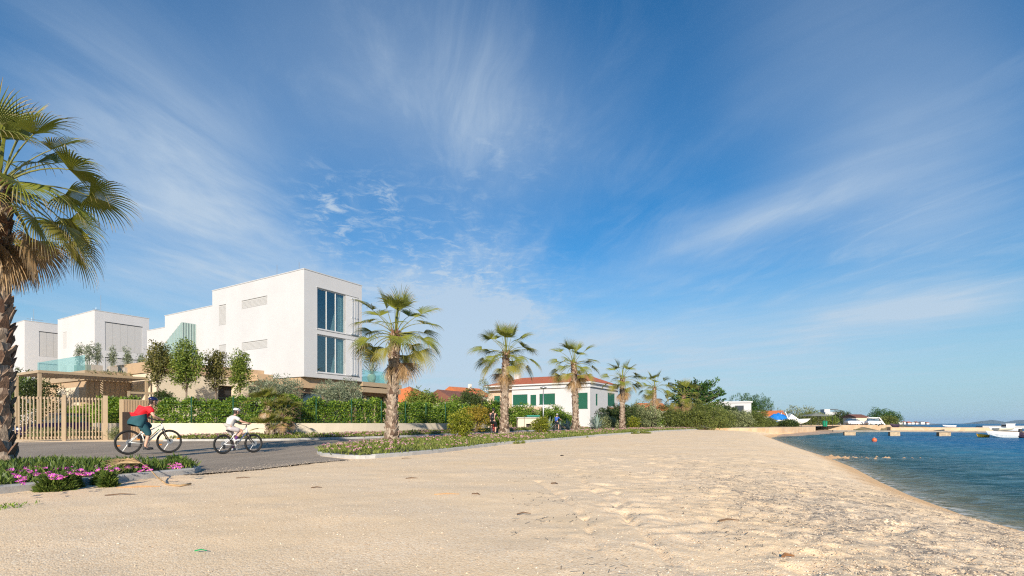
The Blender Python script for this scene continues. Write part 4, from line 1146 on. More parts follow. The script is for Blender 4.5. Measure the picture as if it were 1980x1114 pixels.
# upper white box: two storeys over the recessed ground floor
ZB, ZT = 4.32, 12.0
mb = MB()
WIN = [(1.12, 4.95, 7.92 - ZB, 10.95 - ZB), (1.12, 4.95, 4.72 - ZB, 7.52 - ZB)]
wall_with_openings(mb, (0, 0, ZB), (1, 0, 0), (0, 0, 1), 5.37, ZT - ZB, WIN, .22)
wall_with_openings(mb, (0, 11.9, ZB), (0, -1, 0), (0, 0, 1), 11.9, ZT - ZB, [(11.9 - 7.67, 11.9 - 4.34, 10.05 - ZB, 10.66 - ZB), (11.9 - 7.67, 11.9 - 4.34, 6.74 - ZB, 7.34 - ZB), (1.0, 2.0, 9.07 - ZB, 10.67 - ZB), (1.0, 2.0, 5.6 - ZB, 7.4 - ZB)], .05)
mb.quad((5.37, 0, ZB), (5.37, 11.9, ZB), (5.37, 11.9, ZT), (5.37, 0, ZT))
mb.quad((5.37, 11.9, ZB), (0, 11.9, ZB), (0, 11.9, ZT), (5.37, 11.9, ZT))
mb.quad((0, 0, ZB), (0, 11.9, ZB), (5.37, 11.9, ZB), (5.37, 0, ZB))
# lower wings stepping down to the back
mb.box(0.02, 5.3, 11.9, 19.8, .5, 10.78); mb.box(0.04, 5.2, 19.8, 23.2, .5, 9.74)
mb.build('wall', M['white'], H1)
mb = MB()
mb.box(-.03, 5.40, -.03, 11.93, ZT, ZT + .07); mb.box(-.01, 5.33, 11.935, 19.83, 10.78, 10.84); mb.box(.01, 5.23, 19.835, 23.23, 9.74, 9.8)
mb.build('roof', M['coping'], H1)
for z0, z1 in ((7.92, 10.95), (4.72, 7.52)):
    w_ = empty('window', (0, 0, 0)); w_.parent = H1
    f = MB(); xs = [1.14, 1.98, 2.82, 3.66]
    f.box(1.12, 4.95, .08, .18, z0, z0 + .07); f.box(1.12, 4.95, .08, .18, z1 - .09, z1)
    for x in xs: f.box(x, x + .05, .085, .175, z0 + .07, z1 - .09)
    f.build('frame', M['white2'], w_)
    MB().box(1.2, 3.70, .125, .135, z0 + .07, z1 - .09).build('pane', M['glass'], w_)
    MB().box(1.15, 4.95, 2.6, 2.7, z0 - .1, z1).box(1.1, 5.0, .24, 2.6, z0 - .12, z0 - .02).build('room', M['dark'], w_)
    curtain(w_, 2.95, 3.72, .30, z0 + .03, z1 - .1)
    c2 = MB(); c2.add([(2.5, .30, z0 + .03), (2.95, .31, z0 + .03), (2.95, .31, z0 + 1.6), (2.80, .31, z0 + 1.2)], [(0, 1, 2, 3)]); c2.build('curtain', M['curtain'], w_)
    sl = MB(); sl.box(1.05, 5.0, -.05, .10, z0 - .06, z0); sl.build('sill', M['coping'], w_)
    ld = MB(); ld.box(1.05, 5.0, -.035, .05, z1, z1 + .05); ld.build('lintel', M['coping'], w_)
    s = MB(); s.box(3.76, 4.93, .0, .05, z0 + .02, z1 - .02)
    s.build('sliding_shutter', M['white2'], H1)
    s = MB()
    for x in (4.35, 4.62, 4.88): s.tube([(x, -.09, z0 + .06), (x, -.09, z1 - .1)], .014, 5); [s.box(x - .03, x + .03, -.10, .0, zz, zz + .05) for zz in (z0 + .1, z0 + 1.35, z1 - .2)]
    s.box(4.2, 4.97, -.13, -.0, z0 + .0, z0 + .045)
    s.build('shutter_rail', M['alu'], H1)
for y0, y1, z0, z1 in ((4.34, 7.67, 10.05, 10.66), (4.34, 7.67, 6.74, 7.34), (9.9, 10.9, 9.07, 10.67), (9.9, 10.9, 5.6, 7.4)):
    s = MB(); s.box(.035, .09, y0, y1, z0, z1)
    nn = int((z1 - z0) / .09)
    for k in range(nn): s.box(.02, .036, y0 + .02, y1 - .02, z0 + .02 + k * .09, z0 + .075 + k * .09)
    s.box(-.015, .03, y0 - .02, y1 + .02, z0 - .03, z0); s.box(-.012, .03, y0 - .02, y1 + .02, z1, z1 + .025)
    s.build('louvred_shutter', M['louvre'], H1)
# rooftop aerials and air handling box
s = MB(); s.tube([(1.4, 5.2, ZT), (1.4, 5.2, ZT + 1.5)], .02, 5); s.build('aerial', M['steel'], H1)
s = MB(); s.tube([(1.5, 2.6, ZT), (1.5, 2.6, ZT + 1.3)], .02, 5); s.build('aerial', M['steel'], H1)
s = MB(); s.box(1.1, 1.9, 4.3, 5.1, ZT + .07, ZT + .55); s.box(2.2, 2.8, 3.6, 4.2, ZT + .07, ZT + .6); s.build('roof_unit', M['steel'], H1)
# glazed stair of vertical channel glass on the side
s = MB(); 
sx = -1.12
s.add([(sx, 14.5, 4.6), (sx, 14.5, 9.5), (sx, 18.4, 7.35), (sx, 21.0, 5.95), (sx, 21.0, 4.6)], [(0, 1, 2, 3, 4)])
s.quad((sx, 14.5, 4.6), (0, 14.5, 4.6), (0, 14.5, 9.5), (sx, 14.5, 9.5))
s.quad((sx, 14.5, 9.5), (0, 14.5, 9.5), (0, 21.0, 5.95), (sx, 21.0, 5.95))
st = s.build('stair_glazing', M['uglass'], H1)
s = MB()
for k in range(6): s.box(sx + .02 + k * .215, sx + .055 + k * .215, 14.44, 14.498, 4.6, 9.5)
for k in range(14):
    y = 14.62 + k * .45; top = 9.5 - (y - 14.5) * .546
    if top > 4.9: s.box(sx - .05, sx - .003, y, y + .035, 4.6, top)
s.build('glazing_bar', M['uglass2'], st)
# ground floor under the white box: brown recess with big panes, running on below the terrace
mb = MB(); mb.box(0.1, 9.86, .5, 6.2, 3.55, 4.28); mb.build('terrace_slab', M['beige'], H1)
mb = MB(); mb.box(5.46, 9.9, -.04, .5, 3.98, 4.33); mb.box(5.5, 9.86, .05, .48, 3.5, 3.9); mb.build('slab_fascia', M['beige_metal'], H1)
mb = MB()
wall_with_openings(mb, (.12, .9, .45), (1, 0, 0), (0, 0, 1), 9.5, 3.1, [(.3, 2.2, .05, 2.75), (2.85, 4.7, .05, 2.75), (5.5, 6.4, .05, 2.8), (6.48, 7.5, .05, 2.8), (7.58, 8.6, .05, 2.8)], .15)
mb.box(.12, .3, 1.06, 6, .45, 3.55); mb.box(9.4, 9.6, 1.06, 6, .45, 3.55)
mb.build('ground_floor_wall', M['brown'], H1)
for x0, x1 in ((.42, 2.32), (2.97, 4.82), (5.62, 6.52), (6.6, 7.62), (7.7, 8.72)):
    MB().box(x0, x1, 1.0, 1.01, .5, 3.22).build('pane', M['glass'], H1)
s = MB()
for x in (6.56, 7.66, 8.76): s.box(x - .05, x + .05, .82, .99, .5, 3.3)
s.build('window_frame', M['beige_metal'], H1)
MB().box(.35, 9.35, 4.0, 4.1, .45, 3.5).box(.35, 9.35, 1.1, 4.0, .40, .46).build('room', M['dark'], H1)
curtain(H1, 6.9, 7.5, 1.4, .5, 3.2)
mb = MB()
for k in range(4): mb.box(5.5 + k * 1.09, 5.5 + k * 1.09 + 1.07, .03, .045, 4.28, 5.3)
mb.box(9.82, 9.835, .05, 5.9, 4.28, 5.3); mb.build('glass_railing', M['railglass'], H1)
# cream side wing with dark doorway, beige parapet band
mb = MB()
wall_with_openings(mb, (-7.4, 4.8, .45), (1, 0, 0), (0, 0, 1), 7.38, 3.8, [(3.95, 5.1, .05, 3.2), (6.2, 7.3, .05, 3.3)], .35)
mb.quad((-7.4, 11, .45), (-7.4, 4.8, .45), (-7.4, 4.8, 4.25), (-7.4, 11, 4.25)); mb.quad((-7.4, 4.8, 4.25), (-.01, 4.8, 4.25), (-.01, 11, 4.25), (-7.4, 11, 4.25))
mb.build('side_wing_wall', M['cream'], H1)
mb = MB(); mb.box(-7.5, -.02, 4.72, 5.0, 4.27, 4.98); mb.box(-7.5, -7.25, 5.0, 11, 4.27, 4.98); mb.box(-1.25, -.02, 3.6, 4.72, 4.1, 4.6); mb.build('parapet', M['beige'], H1)
MB().box(-3.5, -2.25, 5.2, 5.25, .5, 3.8).box(-1.25, -.08, 5.2, 5.25, .5, 3.9).build('dark_door', M['dark'], H1)
# potted agaves on the terrace
def pot_plant(loc, label, h=.75, r=.32, sc_=.55, seed=1):
    root = empty('potted_agave', loc, 0, label, 'potted plant')
    MB().lathe([(r * .55, 0), (r * .95, h * .45), (r, h * .75), (r * .75, h), (r * .65, h), (r * .6, h * .9), (0, h * .88)], 16).build('pot', plain('clay_pot', (.48, .42, .34), .8), root, True)
    o_ = agave((0, 0, h * .9), sc_, sc_ * 1.4, 26, None, seed, 'agave_leaves'); o_.parent = root
    del_ = [k for k in ('label', 'category', 'group') if k in o_]
    for k in del_: del o_[k]
    return root
MW = Matrix.Translation((C0[0], C0[1], 0)) @ Matrix.Rotation(E_ANG, 4, 'Z')
pot_plant(tuple(MW @ Vector((6.95, .55, 4.29))), 'agave in a rounded clay pot in the middle of the glass railed terrace', .78, .36, .85, 11)
pot_plant(tuple(MW @ Vector((5.75, .75, 4.29))), 'potted agave on the terrace tight against the white wall', .6, .26, .6, 12)

# ---- villas farther back with the same white boxes
def villa(corner, ZT_, s_len, t_len, label, win, zb=4.3, small=True):
    h_ = house(corner, label); mb = MB()
    ops = [(win[0], win[1], z0 - .5, z1 - .5) for z0, z1 in win[2]]
    wall_with_openings(mb, (0, 0, .5), (1, 0, 0), (0, 0, 1), t_len, ZT_ - .5, ops, .06)
    wall_with_openings(mb, (0, s_len, .5), (0, -1, 0), (0, 0, 1), s_len, ZT_ - .5, [(s_len * .16, s_len * .16 + .9, ZT_ - 3.7, ZT_ - 1.95), (s_len * .16, s_len * .16 + .9, ZT_ - 7.4, ZT_ - 5.6)] if small else [], .06)
    mb.quad((t_len, 0, .5), (t_len, s_len, .5), (t_len, s_len, ZT_), (t_len, 0, ZT_)); mb.quad((t_len, s_len, .5), (0, s_len, .5), (0, s_len, ZT_), (t_len, s_len, ZT_))
    mb.build('wall', M['white'], h_)
    MB().box(-.03, t_len + .03, -.03, s_len + .03, ZT_, ZT_ + .06).build('roof', M['coping'], h_)
    for z0, z1 in win[2]:
        s = MB(); s.box(win[0], win[1], .045, .09, z0, z1); n_ = 5
        for k in range(n_):
            x0 = win[0] + (win[1] - win[0]) * k / n_; s.box(x0 + .008, x0 + (win[1] - win[0]) / n_ - .008, .03, .046, z0 + .03, z1 - .03)
        s.build('folding_shutter', M['louvre'], h_)
        MB().box(win[0] - .03, win[1] + .03, -.02, .05, z1, z1 + .05).build('lintel', M['darkmetal'], h_)
    if small:
        for zz in (ZT_ - 3.2, ZT_ - 6.9):
            s = MB(); y1 = s_len - s_len * .16; s.box(.03, .08, y1 - .9, y1, zz, zz + 1.75 if zz > ZT_ - 5 else zz + 1.8); s.build('louvred_shutter', M['louvre'], h_)
    return h_
V2 = villa((-40.75, 50.5), 12.0, 9.1, 4.75, 'white box villa with a wide closed shutter, behind the terrace planters', (.85, 4.1, [(8.2, 11.0), (4.9, 7.5)]))
s = MB(); s.tube([(1.6, 3, 12), (1.6, 3, 14.2)], .02, 5); s.tube([(.9, 2.2, 12), (.9, 2.2, 12.7)], .015, 4); s.box(.6, 1.2, 2.18, 2.22, 12.5, 12.53); s.build('aerial', M['steel'], V2)
V3 = villa((-52.3, 55.5), 12.0, 4.5, 5.2, 'farthest white box villa, half hidden behind the big palm trunk', (1.2, 4.3, [(8.3, 11.0), (5.2, 7.5)]), small=False)
s = MB(); s.tube([(1.6, 3, 12), (1.6, 3, 13.9)], .02, 5); s.tube([(.9, 1.2, 12), (.9, 1.2, 12.6)], .015, 4); s.box(.5, 1.9, 1.18, 1.22, 12.4, 12.43); s.build('aerial', M['steel'], V3)
# low beige wing with planted terrace in front of the villas
CT = (-27.0, 32.8)
TW = house(CT, 'low beige garden wing with a glass railed planted terrace on top')
mb = MB(); mb.box(0, 6.2, 0, 8.0, .45, 3.7); mb.build('wall', M['beige'], TW)
mb = MB(); mb.box(-.12, 6.3, -.12, 8.1, 3.7, 4.32); mb.build('roof', M['beige_metal'], TW)
s = MB()
for x in np.arange(.15, 6.1, .28): s.box(x, x + .03, -.02, -.002, .5, 3.65)
for y in np.arange(.2, 5.4, .28): pass
s.build('cladding_batten', M['beige_metal'], TW)
mb = MB(); mb.box(-.025, -.004, 1.0, 4.6, .5, 3.3); mb.build('garage_door', M['cream'], TW)
mb = MB(); 
for k in range(4): mb.box(-.05, -.035, .1 + k * 2.0, 2.06 + k * 2.0, 4.33, 5.3)
mb.build('glass_railing', M['railglass'], TW)
TM = Matrix.Translation((CT[0], CT[1], 0)) @ Matrix.Rotation(E_ANG, 4, 'Z')
def planter_shrub(x, y, h_, seed, label):
    root = empty('terrace_shrub', tuple(TM @ Vector((x, y, 4.32))), E_ANG, label, 'potted shrub', 'slim shrubs in the terrace planters')
    MB().box(-.22, .22, -.22, .22, 0, .42).build('planter_box', plain('planter_grey', (.40, .36, .31), .8), root)
    s = MB(); s.tube([(0, 0, .3), (0, 0, h_ * .8)], .02, 5); s.build('stem', M['bark'], root)
    C = ellipsoid_points(60, (0, 0, .3 + h_ * .55), (.24, .24, h_ * .5), seed, .8, .3)
    V_, F_ = leaf_clumps(C, .12, 22, .08, .035, seed); MB().add(V_, F_).build('foliage', M['leaf_olive'], root)
names_ = ['terrace shrub nearest the corner of the beige wing', 'second terrace shrub from the corner of the beige wing', 'third terrace shrub from the corner, before a wider gap', 'terrace shrub just past the wide gap between planters', 'terrace shrub in the middle of the row, under the big shutter', 'short drooping terrace shrub after the middle one', 'terrace shrub below the end of the big shutter', 'terrace shrub beside the last of the row', 'last terrace shrub, close to the rusty clipped tree']
for k, (px_, hh) in enumerate([(156, 1.5), (170, 1.55), (185, 1.5), (208, 1.4), (221, 1.45), (237, 1.15), (254, 1.2), (269, 1.25), (279, 1.2)]):
    # points on the terrace, 0.6 m in from its edge
    tx = -.9 + k * .84
    planter_shrub(max(tx, .35) if k else .2, .55 if k else 1.6, hh, 70 + k, names_[k])
tag(MB().box(0, 5.6, 0, .02, 0, .0001).build('edge_plant', M['leaf_grey']), 'x', 'x') if False else None
C = []
q_ = np.random.default_rng(77)
for k in range(160): C.append((q_.random() * 6.2, -.12 + .1 * q_.random(), 4.32 - .30 * q_.random() ** 2 * (vnoise(q_.random() * 6, 1.0) * 2)))
o = empty('trailing_plant', (CT[0], CT[1], 0), E_ANG, 'grey-green plant trailing over the edge of the planted terrace', 'plant')
V_, F_ = leaf_clumps(np.array(C), .09, 16, .08, .03, 5, -.3); MB().add(V_, F_).build('foliage', M['leaf_grey'], o)

# ---- pergola of the parking place
PG = empty('pergola', (-26.1, 28.5, 0), E_ANG, 'beige slatted metal pergola over the parking space', 'pergola')
ZP = 3.72
f = MB(); f.box(0, 5.4, 0, .08, ZP + .04, ZP + .18); f.box(0, 5.4, 3.6, 3.68, ZP + .04, ZP + .18); f.box(0, .08, .08, 3.6, ZP + .04, ZP + .18); f.box(5.32, 5.4, .08, 2.7, ZP + .04, ZP + .18)
f.build('beam', M['beige_metal'], PG)
s = MB()
for k in range(22): x = .2 + k * .236; s.beam((x, .081, ZP + .08), (x, 3.599 if x < 2 else 2.75, ZP + .08), .04, .17)
s.build('roof_slat', M['beige_metal'], PG)
for x, y in ((0, 0), (0, 3.58), (5.26, 0)): MB().box(x, x + .14, y, y + .14, .0, ZP).build('post', M['beige_metal'], PG)
s = MB()
for k in range(14): s.beam((3.05, .2, 1.7 + k * .15), (3.05, .55, 1.83 + k * .15), .03, .05)
s.build('side_slat', M['beige_metal'], PG)

# ---- gate with two slatted leaves
ga, gb = Vector((-24.25, 25.25, 0)), Vector((-21.45, 27.25, 0))
gd = (gb - ga); gl = gd.length; GT = empty('gate', (ga.x, ga.y, 0.0), math.atan2(gd.y, gd.x), 'beige slatted metal driveway gate, closed', 'gate')
half = gl * .52
for n_, (x0, x1) in enumerate(((.0, half - .06), (half + .1, gl - .12))):
    s = MB(); m_ = int((x1 - x0) / .125)
    for k in range(m_ + 1): x = x0 + (x1 - x0) * k / m_; s.box(x - .022, x + .022, -.03, .03, .12, 2.30)
    s.box(x0, x1, .031, .06, .2, .29); s.box(x0, x1, .031, .06, 2.18, 2.26); s.box(x0, x1, .031, .06, .5, .54)
    s.build('gate_leaf', M['beige_metal'], GT)
for x, w_ in ((half + .02, .14), (gl + .02, .20)): MB().box(x - w_ / 2, x + w_ / 2, -.07, .11, 0, 2.42).build('post', M['beige_metal'], GT)
MB().box(0, gl, -.06, .06, -.02, .05).build('track', M['steel'], GT)
# driveway behind
dv = [(-31, 24), (-24.3, 25.4), (-21.4, 27.4), (-23.3, 30.5), (-25, 33), (-34, 38)]
M['paving'] = plain('driveway_paving', (.40, .31, .22), .85, var=.1, scale=2, bump=.1)
tag(sheet('driveway', dv, M['paving'], .03, 1.0, lambda x, y: .0), 'pale paved driveway', kind='structure')
# low wall and grey tufts along the driveway
ribbon_wall('driveway_wall', [(-27.6, 34.0), (-24.6, 31.2), (-23.2, 29.2)], 0, .95, .2, M['wallcream'], 'low pale wall along the driveway behind the gate')
tuft_spots = [(70, 27.6, 'grey lavender tuft behind the middle of the first gate leaf'), (95, 28.4, 'grey lavender tuft close behind the gate post in the middle'), (128, 28.8, 'grey lavender tuft behind the second gate leaf'), (158, 28.6, 'grey lavender tuft between the second gate leaf and the low wall'), (184, 28.2, 'grey lavender tuft near the thick end post of the gate'), (226, 27.4, 'grey lavender tuft between the gate post and the meter cabinet')]
for k, (px_, Y_, lb) in enumerate(tuft_spots):
    build_shrub('lavender', (atx(px_, Y_), Y_, 0.0), (0, 0, .33), (.42, .35, .34), M['leaf_grey'], lb, 'shrub', 'grey lavender tufts by the driveway', 90 + k, 70, 22, .12, .018, .8, .3, .12, 1, .8, 3)
hedge('hedge', [(-28.6, 33.6), (-25.2, 31.5), (-24.0, 30.1)], .7, 1.25, .7, 420, 'hedge on the low wall behind the gate', 9, M['leaf_hedge'])
build_shrub('dark_bush', (-30.2, 32.0, 0), (0, 0, 2.4), (1.9, 1.5, 1.7), M['leaf_dark'], 'big dark bush under the pergola, behind the palm trunk', 'bush', None, 98, 320, 26, .12, .06, .7, .3, .22)
build_shrub('dark_bush', (-37, 38.0, 0), (0, 0, 3.2), (2.0, 1.6, 1.5), M['leaf_hedge'], 'leafy green bush by the glass railing, behind the palm trunk', 'bush', None, 99, 200, 26, .14, .07, .7, .3, .25)
# meter cabinet pillar
K = empty('meter_cabinet', (atx(237, 27.0), 27.0, 0), math.atan2(.83, .56), 'ribbed beige meter cabinet with a dark door panel, standing at the end of the hedge', 'cabinet')
b = MB(); b.box(0, 1.9, 0, .45, 0, 2.22); b.build('body', M['beige_metal'], K, bevel=.01)
b = MB()
for k in range(26): b.box(.03 + k * .072, .062 + k * .072, -.02, -.001, .06, 2.18)
b.build('cladding_batten', M['beige'], K)
MB().box(-.02, .32, -.05, -.022, .1, 1.55).build('door_panel', plain('dark_brown_panel', (.05, .035, .028), .5), K)
# wooden garden frame with dark feet
Fm = empty('timber_swing_stand', (atx(249, 30.2), 30.2, .5), E_ANG - .1, 'small beige timber frame on dark posts, beside the round bush', 'timber frame')
for x in (0, 1.95):
    b = MB(); b.box(x - .06, x + .06, -.06, .06, 1.15, 2.35); pst = b.build('post', M['beige_metal'], Fm); MB().box(x - .07, x + .07, -.07, .07, 0, 1.15).build('foot', M['darkmetal'], pst)
b = MB(); b.box(-.06, 2.01, -.055, .055, 2.2, 2.32); 
b.build('crossbar', M['beige_metal'], Fm)
b = MB()
for k in range(5): b.tube([(.35 + k * .32, 0, 2.19), (.35 + k * .32, 0, 2.08)], .02, 6)
b.build('hook', M['darkmetal'], Fm)

# ---- dark car behind the gate
def car(loc, rz, label, paint, L_=4.4, W_=1.8, van=False):
    root = empty('parked_car' if not van else 'parked_van', loc, rz, label, 'car' if not van else 'van')
    sec = [(0, .35, .55, .62), (.15, .30, .72, .78), (1.0, .25, .92, .86), (1.15, .25, .95, .88), (3.6, .25, 1.0, .88), (4.3, .32, .95, .84), (4.4, .45, .85, .75)] if not van else [(0, .4, .8, .8), (.1, .3, 1.1, .85), (.6, .28, 1.2, .88), (4.4, .28, 1.25, .88), (4.45, .4, 1.2, .84)]
    k = L_ / 4.4; mb = MB(); V = []
    for x, z0, z1, hw in sec:
        for y, z in ((-hw, z0), (-hw, z0 + (z1 - z0) * .7), (-hw * .9, z1), (hw * .9, z1), (hw, z0 + (z1 - z0) * .7), (hw, z0)): V.append((x * k, y * W_ / 1.8, z))
    n = 6; F = [(i * n + j, i * n + (j + 1) % n, (i + 1) * n + (j + 1) % n, (i + 1) * n + j) for i in range(len(sec) - 1) for j in range(n)] + [tuple(range(n - 1, -1, -1)), tuple(range(len(V) - n, len(V)))]
    mb.add(V, F); mb.build('body', paint, root, bevel=.02)
    cab = [(1.05, .93, .80), (1.85, 1.42, .66), (3.3, 1.45, .66), (4.15, .97, .76)] if not van else [(.5, 1.18, .82), (1.15, 1.95, .76), (4.35, 2.0, .78), (4.42, 1.22, .84)]
    V = []; 
    for x, z, hw in cab: V += [(x * k, -hw * W_ / 1.8, z), (x * k, hw * W_ / 1.8, z)]
    F = [(0, 1, 3, 2), (4, 5, 7, 6), (0, 2, 4, 6), (1, 7, 5, 3)]
    MB().add(V, F).build('windscreen', M['glass'] if not van else plain('van_glass', (.03, .04, .05), .15), root)
    a, b = V[2], V[5]; MB().box(cab[1][0] * k - .05, cab[2][0] * k + .05, -cab[1][2] * W_ / 1.8 - .02, cab[1][2] * W_ / 1.8 + .02, cab[1][1], cab[2][1] + .05).build('roof', paint, root, bevel=.03)
    if van: MB().box(1.6 * k, 4.40 * k, -W_ / 2 + .03, W_ / 2 - .03, 1.2, 1.98).build('load_panel', paint, root, bevel=.03)
    for x in (.85, 3.55):
        for sgn in (-1, 1):
            w_ = MB(); w_.torus(.25, .085, 20, 8, (x * k, sgn * (W_ / 2 - .1), .33)); w_ = w_.build('wheel', M['rubber'], root, True)
            MB().lathe([(0, -.05), (.2, -.04), (.2, .04), (0, .05)], 14, (x * k, sgn * (W_ / 2 - .1), .33), axis='y').build('rim', M['alu'], w_)
    for sgn in (-1, 1): MB().blob((.10, sgn * .62 * W_ / 1.8, .62), (.09, .17, .08)).build('headlight', plain('headlight_glass', (.8, .82, .85), .1), root, True)
    MB().box(-.02, .06, -.3, .3, .42, .56).build('number_plate', M['white2'], root)
    return root
M['car_dark'] = plain('dark_violet_car_paint', (.022, .014, .045), .2, .2)
car((atx(22, 27.8), 27.8, .03), R(62), 'dark car parked behind the gate under the pergola', M['car_dark'])

# ---- villa with red roof and green shutters
C4 = (9.97, 66.0)
H4 = house(C4, 'white villa with a red tiled roof and green shutters', 'villa')
ZE = 6.15
# long face local x=0 (faces the sea side), short face y=0
ops4 = lambda pairs, S: [(S - y1, S - y0, z0, z1) for y0, y1, z0, z1 in pairs]
sh4 = [(.35, 2.05, 2.9, 4.9), (5.0, 7.35, 3.55, 4.95), (7.85, 8.75, 3.45, 4.85), (9.2, 11.55, 3.55, 4.95)]
mb = MB(); wall_with_openings(mb, (0, 11.7, .3), (0, -1, 0), (0, 0, 1), 11.7, ZE - .3, [(11.7 - b_, 11.7 - a_, z0 - .3, z1 - .3) for a_, b_, z0, z1 in sh4], .12)
shx = [(1.9, 2.6, 3.3, 4.85), (6.2, 9.0, 3.4, 5.2)]
wall_with_openings(mb, (0, 0, .3), (1, 0, 0), (0, 0, 1), 10.3, ZE - .3, [(a_, b_, z0 - .3, z1 - .3) for a_, b_, z0, z1 in shx], .12)
mb.quad((10.3, 0, .3), (10.3, 11.7, .3), (10.3, 11.7, ZE), (10.3, 0, ZE)); mb.quad((10.3, 11.7, .3), (0, 11.7, .3), (0, 11.7, ZE), (10.3, 11.7, ZE))
mb.build('wall', M['white'], H4)
mb = MB(); mb.box(-.35, 10.6, -.35, 16.2, ZE, ZE + .18); mb.box(-.25, 10.5, -.25, 16.1, ZE - .5, ZE - .42); mb.build('eaves', M['white2'], H4)
mb = MB(); zr = ZE + 1.6
V = [(-.4, -.4, ZE + .18), (10.7, -.4, ZE + .18), (10.7, 16.3, ZE + .18), (-.4, 16.3, ZE + .18), (5.1, 2.7, zr), (5.1, 13.0, zr)]
mb.add(V, [(0, 1, 4), (1, 2, 5, 4), (2, 3, 5), (3, 0, 4, 5)]); rf = mb.build('roof', M['roof'], H4)
MB().box(4.4, 5.1, 13.2, 14.0, ZE + .6, ZE + 2.2).build('chimney', M['white'], rf)
for a_, b_, z0, z1 in sh4:
    s = MB(); s.box(.06, .1, a_, b_, z0, z1)
    for k in range(int((z1 - z0) / .11)): s.box(.03, .065, a_ + .03, b_ - .03, z0 + .03 + k * .11, z0 + .11 + k * .11)
    s.box(-.03, .06, a_ - .06, b_ + .06, z0 - .07, z0)
    s.build('shutter', M['green_shutter'], H4)
for a_, b_, z0, z1 in shx: MB().box(a_, b_, .04, .1, z0, z1).build('shutter', M['green_shutter'], H4)
mb = MB(); wall_with_openings(mb, (.5, 16, .3), (0, -1, 0), (0, 0, 1), 4.3, ZE - .3, [(1.0, 2.0, 3.2, 4.6)], .15); mb.box(-.12, -.003, 7.0, 11.9, .3, 3.25); mb.build('stone_wall', M['stone'], H4)
MB().box(.58, .64, 14.0, 15.0, 3.5, 4.9).build('shutter', M['green_shutter'], H4)
mb = MB(); mb.box(6.0, 11.5, -1.6, -.01, 3.0, 3.15); mb.build('porch_roof', M['roof_brown'], H4)
mb = MB(); mb.box(-.03, -.004, 2.9, 4.2, .35, 1.9); mb.build('dark_door', M['darkmetal'], H4)

def gable_house(loc, rz, L_, W_, he, hr, label, wallm, roofm, wins=(), hip=False, name='house', chim=False):
    h_ = house(loc, label, name, rz); z0 = loc[2]; h_.location.z = z0
    mb = MB(); mb.box(0, L_, 0, W_, -1.5, he)
    if not hip:
        mb.add([(0, 0, he), (0, W_, he), (0, W_ / 2, hr), (L_, 0, he), (L_, W_, he), (L_, W_ / 2, hr)], [(0, 2, 1), (3, 4, 5)])
    mb.build('wall', wallm, h_)
    e = .35; mb = MB(); i_ = W_ * .42 if hip else -e
    sl = (hr - he) / (W_ / 2) * e
    V = [(-e, -e, he - sl), (L_ + e, -e, he - sl), (L_ + e, W_ + e, he - sl), (-e, W_ + e, he - sl), (i_, W_ / 2, hr), (L_ - i_, W_ / 2, hr)]
    V2 = [(x, y, z + .15) for x, y, z in V]
    mb.add(V + V2, [(6, 7, 11, 10), (8, 9, 10, 11), (7, 8, 11), (9, 6, 10), (0, 1, 7, 6), (1, 2, 8, 7), (2, 3, 9, 8), (3, 0, 6, 9), (0, 4, 5, 1), (2, 5, 4, 3)])
    r_ = mb.build('roof', roofm, h_)
    if chim: MB().box(L_ * .6, L_ * .6 + .6, W_ * .4, W_ * .4 + .6, he, hr + 1.0).build('chimney', wallm, r_)
    for face, a, b, c, d_, mm in wins:
        s = MB()
        if face == 'y': s.box(a, b, -.06, .02, c, d_)
        else: s.box(-.06, .02, a, b, c, d_)
        s.build('window', M[mm], h_)
    return h_
M['pale_wall'] = plain('pale_house_wall', (.72, .66, .58), .85, var=.08, scale=.6)
M['pink_wall'] = plain('pinkish_house_wall', (.74, .56, .42), .85, var=.08, scale=.6)
winm = 'win_dark'; M['win_dark'] = plain('far_window', (.04, .05, .06), .2)
RZL = math.atan2(.514, -.858)
gable_house((atx(842, 95), 95, 2.4), math.atan2(.25, -1), 6.6, 8, 3.2, 5.0, 'cream house with a hipped orange roof, beyond the oak green garden', M['pink_wall'], M['roof_orange'], [], True)
hh = house((atx(775, 93), 93), 'glazed bay', rz=0) if False else None
o = bpy.data.objects[[x for x in bpy.data.objects.keys() if x.startswith('house')][-1]]
gable_house((atx(812, 72), 72, .5), math.atan2(.3, -1), 4.5, 6, 2.4, 5.0, 'low white outbuilding with a steep orange roof right behind the palm trunk', M['pale_wall'], M['roof_orange'], [])
gable_house((atx(880, 88), 88, 1.5), math.atan2(.85, .5), 10, 7, 3.4, 5.2, 'low white gabled house with a dark brown roof', M['pale_wall'], M['roof_brown'], [])
gable_house((atx(893, 115), 115, 3.0), math.atan2(.75, .65), 9, 7.5, 4.4, 6.2, 'far white house with an orange roof and chimney, above the brown roof', M['pale_wall'], M['roof_orange'], [('y', 2.2, 3.0, 2.4, 3.8, winm), ('y', 3.4, 4.2, 2.4, 3.8, winm), ('y', 5.6, 6.4, 2.4, 3.8, winm)], False, chim=True)
gable_house((atx(1248, 100), 100, 1.3), math.atan2(.2, 1), 5, 7, 2.3, 3.6, 'house with an orange roof mostly hidden behind palms and bushes', M['pale_wall'], M['roof_orange'], [])
